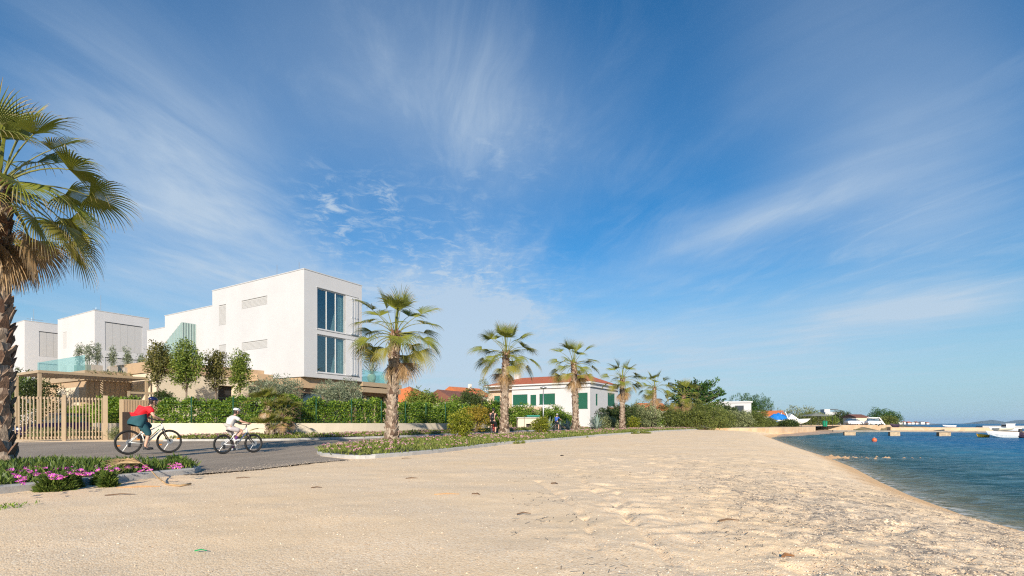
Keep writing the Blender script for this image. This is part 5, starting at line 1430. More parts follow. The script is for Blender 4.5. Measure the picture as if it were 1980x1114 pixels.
# ------------------------------------------------------------------ bicycles and riders
def paint(name, c, r=.35): 
    if name not in M: M[name] = plain(name, c, r, var=.04)
    return M[name]
HEAD = math.atan2(.835, .55)
def bicycle(loc, rz, label, wr, wb, frame_m, fork_m, tyre=.028, low=.0, reflectors=True, seat_z=.95, bar=(.86, 1.0), crank=.6, brk=None, basket=None):
    root = empty('bicycle', loc, rz, label, 'bicycle')
    k = wr / .365; bb = Vector((.40 * wb, 0, wr * .82))
    ra, fa = Vector((0, 0, wr)), Vector((wb, 0, wr))
    for c in (ra, fa):
        w_ = empty('wheel', c); w_.parent = root
        MB().torus(wr - tyre, tyre, 40, 8).build('tyre', M['rubber'], w_, True)
        MB().torus(wr - tyre * 2.1, .011, 40, 6).build('rim', M['darkmetal'], w_, True)
        s = MB()
        for i in range(24):
            a = 2 * math.pi * i / 24 + (.15 if i % 2 else 0); y = .022 if i % 2 else -.022
            s.tube([(0, y, 0), ((wr - tyre * 2.2) * math.cos(a), 0, (wr - tyre * 2.2) * math.sin(a))], .0016, 3, cap=False)
        s.build('spokes', M['alu'], w_)
        MB().lathe([(.018, -.045), (.028, -.035), (.018, -.02), (.018, .02), (.028, .035), (.018, .045)], 10, axis='y').build('hub', M['darkmetal'], w_, True)
        MB().lathe([(.03, -.056), (.085, -.056), (.085, -.052), (.03, -.052)], 18, axis='y').build('brake_disc', M['steel'], w_)
        if reflectors:
            for a in (.3, 3.5):
                r_ = MB(); rr = wr * .72; r_.box(rr * math.cos(a) - .035, rr * math.cos(a) + .035, -.02, .02, rr * math.sin(a) - .018, rr * math.sin(a) + .018); r_.build('reflector', M['orange_reflector'], w_)
    seat_top = Vector((bb.x - (seat_z - bb.z) * .30, 0, seat_z)); st_j = bb.lerp(seat_top, .62)
    hd_t = Vector((bar[0] * wb + .0, 0, bar[1] - .10)); hd_b = Vector((hd_t.x + .055, 0, hd_t.z - .15))
    f = MB()
    f.tube([bb, hd_b + Vector((-.01, 0, .03))], [.024, .022], 8); f.tube([st_j - Vector((0, 0, low)), hd_t + Vector((0, 0, -.02))], .018, 8)
    f.tube([bb, st_j], .018, 8); f.tube([hd_b, hd_t], .024, 8)
    f.tube([bb, bb + Vector((0, .04, 0))], .03, 8); f.tube([bb, bb - Vector((0, .04, 0))], .03, 8)
    for s_ in (-1, 1):
        y = s_ * .062
        f.tube([bb + Vector((0, s_ * .03, 0)), Vector((.03, y, wr))], .011, 6); f.tube([st_j + Vector((0, s_ * .02, -.05)), Vector((.0, y, wr))], .010, 6)
    f.build('frame', frame_m, root, True)
    f = MB()
    for s_ in (-1, 1): f.tube([hd_b + Vector((0, s_ * .055, -.02)), hd_b + Vector((.02, s_ * .06, -.15)), fa + Vector((0, s_ * .06, 0))], [.018, .02, .014], 8)
    f.tube([hd_b + Vector((0, -.06, -.02)), hd_b + Vector((0, .06, -.02))], .02, 8); f.build('fork', fork_m, root, True)
    f = MB(); f.tube([st_j, seat_top - Vector((0, 0, .04))], .014, 8); f.build('seat_post', M['darkmetal'], root, True)
    f = MB(); f.blob((seat_top.x - .05, 0, seat_top.z - .02), (.10, .085, .03)); f.blob((seat_top.x + .09, 0, seat_top.z - .015), (.12, .035, .025)); f.build('saddle', M['black'], root, True)
    f = MB(); bz_ = bar[1]; bx_ = hd_t.x
    f.tube([hd_t, Vector((bx_ + .02, 0, bz_ - .02))], .018, 8); f.tube([(bx_ - .05, -.31, bz_ + .02), (bx_ + .03, -.12, bz_), (bx_ + .03, .12, bz_), (bx_ - .05, .31, bz_ + .02)], .013, 8)
    hb = f.build('handlebar', M['darkmetal'], root, True)
    for s_ in (-1, 1): MB().tube([(bx_ - .055, s_ * .315, bz_ + .02), (bx_ - .02, s_ * .21, bz_ + .012)], .017, 8).build('grip', M['black'], hb, True)
    f = MB(); f.torus(.085, .006, 24, 4, (bb.x, -.055, bb.z)); f.torus(.045, .012, 16, 4, (0, -.05, wr))
    f.tube([(bb.x, -.055, bb.z + .085), (0, -.05, wr + .045)], .005, 4); f.tube([(bb.x, -.055, bb.z - .085), (.02, -.05, wr - .11), (0, -.05, wr - .05)], .005, 4)
    f.box(-.03, .035, -.065, -.045, wr - .14, wr - .02); f.build('drivetrain', M['darkmetal'], root)
    cl = .165 * min(1, k + .05)
    for s_, a in ((-1, crank), (1, crank + math.pi)):
        e = bb + Vector((cl * math.cos(a), s_ * .08, cl * math.sin(a)))
        c_ = MB(); c_.tube([bb + Vector((0, s_ * .07, 0)), e], [.013, .010], 6); c_ = c_.build('crank', M['darkmetal'], root)
        MB().box(e.x - .045, e.x + .045, e.y + (0 if s_ > 0 else -.09), e.y + (.09 if s_ > 0 else 0), e.z - .012, e.z + .012).build('pedal', M['black'], c_)
    pb_ = {s_: bb + Vector((cl * math.cos(a), s_ * .125, cl * math.sin(a))) for s_, a in ((-1, crank), (1, crank + math.pi))}
    return root, pb_, seat_top, Vector((bx_ - .035, 0, bz_ + .02))

def skin_mesh(name, verts, edges, rad, mats, parent, sub=2, root=0):
    me = bpy.data.meshes.new(name); me.from_pydata([tuple(v) for v in verts], edges, [])
    o = bpy.data.objects.new(name, me); COL.objects.link(o)
    sk = o.modifiers.new('skin', 'SKIN'); sk.use_smooth_shade = True; sk.branch_smoothing = .6
    for i, r_ in enumerate(rad):
        sv_ = me.skin_vertices[0].data[i]; sv_.radius = r_ if hasattr(r_, '__len__') else (r_, r_); sv_.use_root = (i == root)
    ss = o.modifiers.new('sub', 'SUBSURF'); ss.levels = sub; ss.render_levels = sub
    bpy.context.view_layer.update()
    dg = bpy.context.evaluated_depsgraph_get()
    nm = bpy.data.meshes.new_from_object(o.evaluated_get(dg)); 
    for m_ in (mats if isinstance(mats, list) else [mats]): nm.materials.append(m_)
    bpy.data.objects.remove(o); bpy.data.meshes.remove(me)
    o = bpy.data.objects.new(name, nm); COL.objects.link(o); o.parent = parent
    return o
def ik(a, b, l1, l2, pole):
    a = Vector(a); b = Vector(b); d = b - a; L_ = min(d.length, (l1 + l2) * .995); d = d.normalized()
    x = (l1 * l1 - l2 * l2 + L_ * L_) / (2 * L_); h = math.sqrt(max(l1 * l1 - x * x, 0))
    p = Vector(pole) - d * Vector(pole).dot(d); return a + d * x + p.normalized() * h
def rider(loc, rz, label, S, hip, neck, hand, foot, cols, shirt_len=.5, sleeve=.45, legs='shorts', helmet=(1, 1, 1), width=1.0, ponytail=False, stripe=False, wrap=None, gaze=(1, 0, -.1), sock=None, shoe=(.05, .05, .05)):
    """one rider: body as one skinned surface, clothes as skinned children; S = stature scale"""
    root = empty('person', loc, rz, label, 'person')
    hip = Vector(hip); neck = Vector(neck); ax = (neck - hip).normalized()
    belly = hip.lerp(neck, .38); chest = hip.lerp(neck, .75)
    back = Vector((-ax.z, 0, ax.x))
    belly += back * .015; chest += back * .03
    head = neck + Vector((.09, 0, .14)) * S * 1.05
    V = [hip, belly, chest, neck, neck.lerp(head, .45), head + Vector((0, 0, .02 * S))]; E = [(0, 1), (1, 2), (2, 3), (3, 4), (4, 5)]
    W = width
    Rd = [(.105 * S * W, .155 * S * W), (.10 * S * W, .145 * S * W), (.105 * S * W, .165 * S * W), (.055 * S, .06 * S), (.05 * S, .05 * S), (.085 * S, .075 * S)]
    info = {}
    for s_ in (-1, 1):
        sh = chest + Vector((.03, s_ * .165 * S * W, .05 * S)); hd = Vector((hand.x, s_ * hand.y if hand.y else s_ * .27, hand.z))
        wrist = hd + Vector((-.05, 0, .025)) * S
        el = ik(sh, wrist, .29 * S, .26 * S, (-.1, s_ * .6, -.7))
        b = len(V); V += [sh, sh.lerp(el, .5), el, el.lerp(wrist, .5), wrist, hd + Vector((-.015, 0, .018)) * S]
        E += [(2, b), (b, b + 1), (b + 1, b + 2), (b + 2, b + 3), (b + 3, b + 4), (b + 4, b + 5)]
        Rd += [.060 * S * W, .048 * S * W, .040 * S, .036 * S, .026 * S, (.018 * S, .036 * S)]
        # four fingers curled over the grip and a thumb below
        for f_ in range(4):
            y = s_ * (.030 - .019 * f_) * S; o_ = hd + Vector((-.005, 0, .02)) * S + Vector((0, y, 0)); l_ = (.9, 1.05, 1.0, .8)[f_]
            c = len(V); V += [o_ + Vector((.028 * l_, 0, .008)) * S, o_ + Vector((.046 * l_, 0, -.014)) * S, o_ + Vector((.030 * l_, 0, -.034)) * S]
            E += [(b + 5, c), (c, c + 1), (c + 1, c + 2)]; Rd += [.0095 * S, .0085 * S, .0075 * S]
        c = len(V); V += [hd + Vector((-.012, -s_ * .042, .0)) * S, hd + Vector((.014, -s_ * .046, -.022)) * S]; E += [(b + 5, c), (c, c + 1)]; Rd += [.010 * S, .008 * S]
        fp = Vector(foot[s_]); ank = fp + Vector((-.075, 0, .085)) * S
        hj = hip + Vector((.02, s_ * .095 * S * W, -.03))
        kn = ik(hj, ank, .44 * S, .43 * S, (1, s_ * .12, .35))
        c = len(V); V += [hj, hj.lerp(kn, .5), kn, kn.lerp(ank, .4), ank, fp + Vector((.05, 0, .035)) * S]
        E += [(0, c), (c, c + 1), (c + 1, c + 2), (c + 2, c + 3), (c + 3, c + 4), (c + 4, c + 5)]
        Rd += [.098 * S * W, .085 * S * W, .058 * S, .056 * S, .036 * S, (.034 * S, .026 * S)]
        info[s_] = (sh, el, wrist, hj, kn, ank, fp)
    body = skin_mesh('body', V, E, Rd, M['skin'], root)
    # face: ears, nose, brow
    f = MB(); hc = head + Vector((.01, 0, .03 * S))
    f.blob(hc + Vector((.0, 0, .0)), (.098 * S, .078 * S, .122 * S), 16, 12)
    f.blob(hc + Vector((.102, 0, -.018)) * S, (.022 * S, .013 * S, .022 * S), 8, 6)
    for s_ in (-1, 1): f.blob(hc + Vector((-.008, s_ * .080, -.02)) * S, (.022 * S, .010 * S, .034 * S), 8, 6)
    f.blob(hc + Vector((.075, 0, -.085)) * S, (.035 * S, .04 * S, .03 * S), 8, 6)
    f.build('face', M['skin'], root, True)
    e = MB()
    for s_ in (-1, 1): e.blob(hc + Vector((.090, s_ * .032, .012)) * S, (.010 * S, .014 * S, .009 * S), 8, 6)
    e.build('eye', paint('eye', (.03, .025, .02)), root, True)
    e = MB(); e.blob(hc + Vector((.090, 0, -.062)) * S, (.010 * S, .026 * S, .007 * S), 8, 6); e.build('mouth', paint('lips', (.42, .17, .14)), root, True)
    hr = MB(); hr.blob(hc + Vector((-.032, 0, .005)) * S, (.088 * S, .084 * S, .115 * S), 14, 10); hr.blob(hc + Vector((-.062, 0, -.075)) * S, (.05 * S, .06 * S, .07 * S), 10, 8)
    if ponytail: hr.blob(hc + Vector((-.10, 0, -.11)) * S, (.035 * S, .035 * S, .09 * S), 8, 6)
    hr.build('hair', paint('dark_hair', (.035, .022, .015), .6), root, True)
    # helmet with vents
    hm = MB(); n = 18; V_ = []
    prof = [(1.0, -.02), (1.03, .16), (.97, .42), (.80, .72), (.50, .93), (.0, 1.0)]
    for i_, (r_, z) in enumerate(prof):
        for j in range(n):
            a = 6.283 * j / n; V_.append(tuple(hc + Vector((-.005 + .128 * r_ * math.cos(a), .100 * r_ * math.sin(a), .035 + .098 * z + .018 * r_ * math.cos(a) * -1)) * S))
    hm.add(V_, [(i_ * n + j, i_ * n + (j + 1) % n, (i_ + 1) * n + (j + 1) % n, (i_ + 1) * n + j) for i_ in range(len(prof) - 1) for j in range(n)] + [tuple(range(n - 1, -1, -1))])
    hel = hm.build('helmet', paint('helmet_' + '_'.join(f'{c:.2f}' for c in helmet), helmet, .25), root, True)
    vt = MB()
    for y in (-.055, 0, .055):
        for x, z in ((.055, .118), (-.02, .137), (-.085, .108)):
            yy = y; zz = z - .35 * abs(y) ; vt.blob(hc + Vector((x, yy, zz)) * S, (.026 * S, .011 * S, .012 * S), 8, 6)
    for s_ in (-1, 1): vt.blob(hc + Vector((.0, s_ * .096, .075)) * S, (.045 * S, .010 * S, .010 * S), 8, 6)
    vt.build('vent', M['black'], hel, True)
    st = MB()
    for s_ in (-1, 1): st.tube([hc + Vector((.0, s_ * .092, .045)) * S, hc + Vector((.035, s_ * .075, -.05)) * S, hc + Vector((.06, s_ * .02, -.105)) * S], .005 * S, 5)
    st.build('chin_strap', M['black'], root)
    # shirt
    c_sh, c_leg = cols
    hemv = hip.lerp(neck, shirt_len * -.12)
    V = [hemv, hip.lerp(belly, .55), belly, chest, neck.lerp(chest, .22)]; E = [(0, 1), (1, 2), (2, 3), (3, 4)]
    Rd = [(.145 * S * W, .195 * S * W), (.145 * S * W, .195 * S * W), (.145 * S * W, .19 * S * W), (.148 * S * W, .205 * S * W), (.080 * S, .095 * S)]
    for s_ in (-1, 1):
        sh, el, wr_ = info[s_][:3]; b = len(V); V += [sh, sh.lerp(el, sleeve), sh.lerp(el, sleeve * 1.7)]; E += [(3, b), (b, b + 1), (b + 1, b + 2)]; Rd += [.090 * S * W, .080 * S * W, .076 * S * W]
    skin_mesh('shirt', V, E, Rd, c_sh, root, 2, 2)
    # shorts / trousers
    V = [hip + ax * .07, hip]; E = [(0, 1)]; Rd = [(.118 * S * W, .168 * S * W), (.125 * S * W, .175 * S * W)]
    for s_ in (-1, 1):
        _, _, _, hj, kn, ank, fp = info[s_]; b = len(V)
        if legs == 'shorts': pts = [hj, hj.lerp(kn, .45), hj.lerp(kn, .78)]; rr = [.115 * S * W, .104 * S * W, .098 * S * W]
        elif legs == 'knee': pts = [hj, hj.lerp(kn, .5), kn, kn.lerp(ank, .25)]; rr = [.118 * S * W, .108 * S * W, .088 * S * W, .084 * S]
        else: pts = [hj, hj.lerp(kn, .5), kn, kn.lerp(ank, .5), ank]; rr = [.112 * S, .096 * S, .07 * S, .064 * S, .052 * S]
        V += pts; E += [(1, b)] + [(b + i_, b + i_ + 1) for i_ in range(len(pts) - 1)]; Rd += rr
    skin_mesh('shorts' if legs != 'long' else 'trousers', V, E, Rd, c_leg, root, 2, 1)
    for s_ in (-1, 1):
        ank, fp = info[s_][5], info[s_][6]; sm = MB()
        sm.blob(fp + Vector((.015, 0, .038)) * S, (.135 * S, .048 * S, .042 * S), 14, 8); sm.blob(ank + Vector((-.01, 0, -.035)) * S, (.055 * S, .045 * S, .05 * S), 12, 8); sm.box(fp.x - .115 * S, fp.x + .135 * S, fp.y - .04 * S, fp.y + .04 * S, fp.z - .005, fp.z + .02 * S)
        sm.build('shoe', paint('shoe_%.2f' % shoe[0], shoe, .6), root, True)
        if sock:
            kn = info[s_][4]; MB().tube([ank + Vector((0, 0, -.02)), ank.lerp(kn, .3)], [.044 * S, .054 * S], 12).build('sock', paint('sock_patterned', sock, .8), root, True)
    if stripe: MB().add([tuple(chest.lerp(hip, f_) - back * 0 + Vector((-.155 * S, y, .02))) for f_, y in ((0, .0), (0, -.05), (.55, -.06), (.55, -.01))], [(0, 1, 2, 3)]).build('reflective_strip', M['white2'], root)
    return root, info
c_red = paint('red_shirt', (.78, .012, .025), .8); c_teal = paint('dark_teal_cloth', (.018, .085, .105), .85)
c_grey = paint('pale_grey_shirt', (.56, .54, .52), .85); c_lil = paint('pale_shorts', (.52, .47, .47), .85)
c_blk = paint('black_cloth', (.012, .013, .018), .85); c_blue = paint('blue_shirt', (.035, .10, .42), .8); c_navy = paint('navy_shorts', (.015, .02, .05), .85)

# --- adult in the red shirt
p1 = (-11.42, 15.4, .018)
b1, ped, seat, hb = bicycle(p1, HEAD, 'white and green mountain bike with orange wheel reflectors, ridden by the person in red', .37, 1.10, paint('white_green_frame', (.70, .74, .72)), M['darkmetal'], seat_z=.94, bar=(.80, 1.02), crank=-1.45, low=.12)
fr_ = [c for c in b1.children if c.name.startswith('frame')][0]
MB().tube([(.47, -.028, .42), (.80, -.028, .76)], .013, 6).build('frame_decal', paint('green_decal', (.01, .20, .12)), fr_)
r1, i1 = rider(p1, HEAD, 'person in a red shirt and dark teal wrap, leaning forward under a blue helmet', 1.0, (.20, 0, 1.03), (.55, 0, 1.44), Vector((.80, .27, 1.04)), ped, (c_red, c_teal), .0, .4, 'knee', (.018, .025, .12), 1.22, True, shoe=(.04, .04, .042))
# jacket tied round the waist, hanging over saddle and thighs
wv = MB(); n = 22; rows = 7; V_ = []
for j in range(rows):
    f_ = j / (rows - 1); c = Vector((.27, 0, 1.20)).lerp(Vector((.22, 0, .84)), f_)
    for k in range(n + 1):
        a = R(28) + R(304) * k / n
        fl = 1 + .10 * f_ * math.sin(a * 6 + j)
        V_.append((c.x + (.185 + .055 * math.sin(f_ * 2.4)) * math.cos(a) * fl, (.235 + .03 * f_) * math.sin(a) * fl, c.z + .05 * math.cos(a) * (1 - f_) + .05 * f_ * math.cos(a) ** 2 - .04 * f_ * math.cos(a)))
wv.add(V_, [(j * (n + 1) + k, j * (n + 1) + k + 1, (j + 1) * (n + 1) + k + 1, (j + 1) * (n + 1) + k) for j in range(rows - 1) for k in range(n)])
wv.build('waist_wrap', c_teal, r1, True)
# --- girl in the pale shirt
p2 = (-8.80, 15.75, .018)
b2, ped, seat, hb = bicycle(p2, HEAD, 'small white mountain bike with dark fork, ridden by the girl in pale clothes', .30, .96, paint('white_frame', (.74, .74, .74)), M['darkmetal'], seat_z=.74, bar=(.74, .90), crank=1.75, reflectors=False)
rider(p2, HEAD, 'girl in a pale grey T-shirt and light shorts, arms stretched to the bars, white helmet', .80, (.17, 0, .80), (.34, 0, 1.17), Vector((.69, .27, .92)), ped, (c_grey, c_lil), .3, .42, 'shorts', (.80, .80, .80), 1.0, True, sock=(.10, .03, .16), shoe=(.7, .7, .7))
# --- far cyclists seen from behind
g = at(951, 840.7, 33.5); hz3 = math.atan2(1, .22)
p3 = (g.x, g.y, float(L(33.5)) + .02)
b3, ped, seat, hb = bicycle(p3, hz3, 'red bicycle half hidden by the palm, ridden by the person in black', .35, 1.08, paint('red_frame', (.45, .02, .03)), M['darkmetal'], seat_z=.92, bar=(.80, 1.02), crank=-1.2, reflectors=False)
rider(p3, hz3, 'person all in black with a pale stripe on the back, riding away past a palm', 1.0, (.18, 0, .98), (.30, 0, 1.50), Vector((.80, .29, 1.04)), ped, (c_blk, c_blk), .1, .45, 'knee', (.015, .015, .018), 1.1, False, stripe=True)
g = at(1074, 834.3, 43.5); hz4 = math.atan2(.9, .45)
p4 = (g.x, g.y, float(L(43.5)) + .02)
b4, ped, seat, hb = bicycle(p4, hz4, 'dark bicycle ridden by the child in blue', .32, 1.0, paint('dark_frame', (.03, .035, .03)), M['darkmetal'], seat_z=.80, bar=(.78, .94), crank=-1.1, reflectors=False)
rider(p4, hz4, 'child in a blue shirt and white helmet, riding towards the agaves', .84, (.17, 0, .86), (.32, 0, 1.27), Vector((.74, .28, .96)), ped, (c_blue, c_navy), .2, .42, 'shorts', (.78, .78, .78), 1.0, False)
# ------------------------------------------------------------------ right of the villa: bushes, conifer, lamp posts
def lamp(loc, h, label, heads=1):
    root = empty('street_lamp', loc, 0, label, 'street lamp', 'lamp posts along the shore road')
    MB().tube([(0, 0, -.1), (0, 0, .6), (0, 0, h)], [.075, .06, .045], 10).build('pole', M['steel'], root, True)
    MB().lathe([(.10, h), (.30, h + .05), (.34, h + .14), (.12, h + .22), (0, h + .24)], 16).build('lamp_head', M['steel'], root, True)
lamp(tuple(at(1050.5, 812, 50)), 3.0, 'grey street lamp with a flat round head before the green shuttered villa')
lamp((atx(1297.5, 80), 80, .4), 4.2, 'thin street lamp before the dark conifer')
lamp((atx(1467, 98), 98, .5), 2.6, 'thin street lamp beyond the flat roofed white house')
bushes = [  # px centre, distance, half width, half height, base z, material, label, kind
    (958, 40, 1.0, 1.0, .7, 'leaf_hedge', 'green laurel bush behind the cyclist in black', 1),
    (815, 46, 1.9, 1.5, 1.0, 'leaf_oak', 'spreading leafy tree-like bush before the orange roofs', 1),
    (880, 47, 1.6, 1.3, .8, 'leaf_hedge', 'bushy green shrub below the dark brown roof', 2),
    (912, 44, 1.2, 1.4, .8, 'leaf_dark', 'dark leafy shrub next to the slender young tree', 3),
    (1008, 52, 1.9, 1.15, .5, 'leaf_hedge', 'clipped green arch of hedge behind the pale kiosk', 4),
    (1065, 54, 1.6, 1.1, .5, 'leaf_hedge', 'round green bush behind the lamp post', 5),
    (1092, 56, 1.3, .8, .5, 'leaf_oak', 'low green bush before the villa wall', 6),
    (1190, 57, 2.6, 1.35, .3, 'leaf_dark', 'dark shrub mass at the end of the villa', 7),
    (1172, 54, 1.2, .75, .3, 'leaf_grey', 'grey-green low shrub behind the big agave', 8),
    (1236, 58, 2.2, 1.5, .3, 'leaf_grey', 'silvery shrub between the two slim far palms', 9),
    (1222, 60, 1.9, 1.5, .3, 'leaf_tamarisk', 'olive coloured bush behind the smallest yellow shrub', 10),
    (1290, 63, 2.4, 1.6, .3, 'leaf_tamarisk', 'brownish green bush below the short palm', 11),
    (1255, 61, 1.4, .9, .2, 'leaf_hedge', 'bright green low bush at the foot of the slim palm', 12),
    (1318, 61, 2.2, 1.25, .2, 'leaf_tamarisk', 'wide feathery tamarisk bush at the edge of the beach', 13),
    (1362, 60, 2.3, 1.7, .2, 'leaf_tamarisk', 'tallest feathery tamarisk bush under the dark conifer', 14),
    (1390, 62, 1.9, 1.35, .2, 'leaf_tamarisk', 'feathery tamarisk bush reaching to the sea wall', 15),
    (1406, 82, 1.9, 1.9, .3, 'leaf_dark', 'dark palm-like shrub against the flat roofed white house', 16),
    (1428, 78, 2.2, 1.35, .2, 'leaf_grey', 'silvery bush on the sea wall below the white house', 17),
    (1460, 82, 2.3, 1.45, .2, 'leaf_tamarisk', 'green bush on the sea wall before the street lamp', 18),
    (1483, 84, 1.5, .75, .3, 'leaf_tamarisk', 'low bush before the blue covered boat', 19),
    (1524, 84, 1.5, .60, .3, 'leaf_dark', 'dark tufted bush in front of the white boat hull', 20),
    (1452, 118, 5.0, 3.6, .6, 'leaf_pine', 'dark tree crown beyond the flat roofed white house', 21),
    (1418, 128, 4.0, 2.6, .6, 'leaf_oak', 'green bush far behind the flat roofed white house', 22)]
for k, (px_, Y_, hw, hh_, z0, lm, lb, sd_) in enumerate(bushes):
    big = Y_ > 70
    build_shrub('shrub', (atx(px_, Y_), Y_, z0 - .1), (0, 0, hh_ * .95), (hw, hw * .7, hh_), M[lm], lb, 'shrub', None, 200 + k, int(260 + 150 * hw), 24, .2 if big else .15, (.10 if big else .075) if lm != 'leaf_tamarisk' else .05, .85, .6, .34 if big else .27, 1.0, .4)
build_tree('young_tree', (atx(937, 50), 50, .6), 2.2, .05, (0, 0, 3.3), (.65, .6, 1.5), M['leaf_grey'], 'slender young tree with sparse pale leaves beside the stone wall', seed=301, nclump=60, per=18, ln=.12, crad=.22, rough=.5)
build_tree('cypress_tree', (atx(930, 100), 100, 2.0), 1.0, .12, (0, 0, 3.4), (.9, .9, 2.8), M['leaf_pine'], 'small dark conical cypress by the orange roofed far house', seed=305, nclump=90, per=22, ln=.2, crad=.3, rough=.15) if False else None
build_tree('cypress_tree', (atx(903, 92), 92, 1.6), 1.0, .12, (0, 0, 3.0), (.75, .75, 2.4), M['leaf_pine'], 'small dark conical cypress before the far house with the chimney', seed=305, nclump=90, per=22, ln=.2, crad=.3, rough=.15)
# dark conifer with upswept feathery sprays
CF = empty('conifer_tree', (atx(1347, 76), 76, .3), 0, 'large dark conifer with upswept feathery boughs behind the bushes', 'tree')
tk = MB(); tk.tube([(0, 0, -.3), (0, 0, 2), (.1, 0, 5.5)], [.28, .22, .06], 10)
qr = random.Random(9); P_ = []; D_ = []
for k in range(150):
    z = qr.uniform(.7, 5.4); a = qr.uniform(0, 6.283); rr = 3.5 * (1 - ((z - 2.2) / 4.4) ** 2) ** .5 * qr.uniform(.55, 1.05) if z < 6.3 else 1
    z_e = z + rr * qr.uniform(.12, .42); e = Vector((rr * math.cos(a), rr * math.sin(a), min(z_e, 6.9)))
    s = Vector((0, 0, z - .4)); m_ = s.lerp(e, .55) + Vector((0, 0, -.12)); tk.tube([s, m_, e], [.07, .04, .01], 4)
    for i in range(46):
        f_ = qr.uniform(.3, 1.08); p = (s.lerp(m_, f_ / .55) if f_ < .55 else m_.lerp(e, (f_ - .55) / .45)) + Vector((qr.gauss(0, .14), qr.gauss(0, .14), qr.gauss(0, .09)))
        P_.append(p); D_.append((e - s).normalized() * .8 + Vector((qr.gauss(0, .5), qr.gauss(0, .5), qr.uniform(.0, .7))))
tk.build('trunk', M['bark'], CF, True)
P_ = np.array(P_); D_ = unit(np.array(D_)); MB().add(*blades(P_, D_, .42, .17, np.random.default_rng(4))).build('crown', M['leaf_pine'], CF); CF.scale = (1.12, 1.12, 1.14)

# pale kiosk with dark opening and green canopy on a post, beside the road
KB = empty('garden_kiosk', (atx(1002, 48), 48, .3), .12, 'pale stone garden kiosk with a dark opening, under a green canopy', 'kiosk')
mb = MB(); wall_with_openings(mb, (0, 0, 0), (1, 0, 0), (0, 0, 1), 2.1, 1.15, [(.75, 1.25, .28, .62)], .3); mb.box(0, 2.1, .31, 1.1, 0, 1.15); mb.build('wall', M['wallcream'], KB)
MB().box(.7, 1.3, .29, .305, .25, .65).build('opening', M['dark'], KB)
MB().box(-.1, 2.2, -.1, 1.2, 1.15, 1.24).build('counter', M['concrete'], KB)
MB().box(.8, 2.0, -.15, .9, 1.30, 1.42).build('canopy', paint('teal_green_canvas', (.01, .22, .17)), KB)
for x in (.85, 1.95): MB().box(x - .02, x + .02, .4, .44, 1.24, 1.30).build('canopy_post', M['darkmetal'], KB)
MB().tube([(.5, -.5, -.3), (.5, -.5, 1.35)], .02, 6).build('pole', M['darkmetal'], KB)
ribbon_wall('stone_wall', [(-2.4, 43.2), (.2, 46.0), (3.2, 50), (8.6, 58.5)], .0, .55, .35, M['stone'], 'low rubble stone wall below the kiosk and agaves')

# flat roofed modern white house
WH = house((atx(1447, 95), 95), 'white flat roofed modern house with one dark window, above the sea wall', 'house', math.atan2(.35, -1))
mb = MB(); wall_with_openings(mb, (0, 0, .5), (-1, 0, 0), (0, 0, 1), .01, .01, [], .01) if False else None
mb.box(0, 6.6, 0, 5, .5, 4.6); mb.build('wall', M['white'], WH)
MB().box(-.2, 6.8, -.2, 5.2, 4.6, 4.85).build('roof', M['coping'], WH)
mb = MB(); mb.box(1.2, 2.6, 5.0, 5.03, 2.7, 4.1); mb.build('window', M['win_dark'], WH)

# ------------------------------------------------------------------ sea wall, moored boats, jetty, far shore
def quay(name, P, z0, z1, th, m, label):
    return ribbon_wall(name, P, z0, z1, th, m, label, 'sea wall')
quay('sea_wall', [(24.8, 59.5), (30, 63.5), (36.5, 70), (54, 92)], -1.2, .42, 3.5, M['seastone'], 'low wall of orange and pale stone blocks where the beach ends')
quay('sea_wall', [(66, 108), (77, 116), (96, 130)], -1.5, .62, 8, M['seastone'], 'long pale stone quay under the white pavilion')
tag(MB().add([(26, 62.5, .40), (54, 93, .40), (90, 132, .6), (60, 132, .6), (20, 80, .38)], [(0, 1, 2, 3, 4)]).build('quay_ground', plain('quay_gravel', (.45, .37, .27), .95, var=.2, scale=.6)), 'pale gravel on top of the quay', kind='structure')
tag(MB().add([(29, 60.6, -.76), (39.5, 69.0, -.76), (58, 90, -.76), (70, 106, -.72), (62, 104, -.3), (53, 91.5, -.4), (35.5, 69.6, -.4), (27, 61.5, -.45)], [(0, 1, 6, 7), (1, 2, 5, 6), (2, 3, 4, 5)]).build('shore_strip', plain('stony_strip', (.50, .36, .25), .95, var=.3, scale=.8, bump=.5)), 'stony strip at the foot of the sea wall', kind='structure')
def boat(loc, rz, L_, W_, H_, label, hull_m, group=None, extras=None, name='boat'):
    root = empty(name, loc, rz, label, 'boat', group); V = []; n = 9; m = 7
    for i in range(n):
        t_ = i / (n - 1); x = L_ * t_; wd_ = W_ / 2 * (1 - max(0, (t_ - .45) / .55) ** 2.2) * (.9 + .1 * min(1, t_ * 4)); zk = H_ * .02 + H_ * .55 * max(0, (t_ - .55) / .45) ** 2; zt = H_ * (.86 + .22 * t_ ** 2)
        wd_ = max(wd_, .02)
        for y, z in ((-1, 1), (-.93, .55), (-.6, .15), (0, 0), (.6, .15), (.93, .55), (1, 1)): V.append((x + (.1 * L_ * z if t_ > .95 else 0), y * wd_, zk + (zt - zk) * z))
    F = [(i * m + j, i * m + j + 1, (i + 1) * m + j + 1, (i + 1) * m + j) for i in range(n - 1) for j in range(m - 1)] + [tuple(range(m))]
    F += [(i * m, (i + 1) * m, (i + 1) * m + m - 1, i * m + m - 1) for i in range(n - 1)]
    MB().add(V, F).build('hull', hull_m, root, False)
    return root
wb_ = paint('white_gelcoat', (.78, .78, .76), .3)
B1 = boat((atx(1486, 88), 88, .55), .02, 6.6, 2.3, 1.15, 'white motor boat ashore on a cradle, half covered by a blue tarpaulin', wb_)
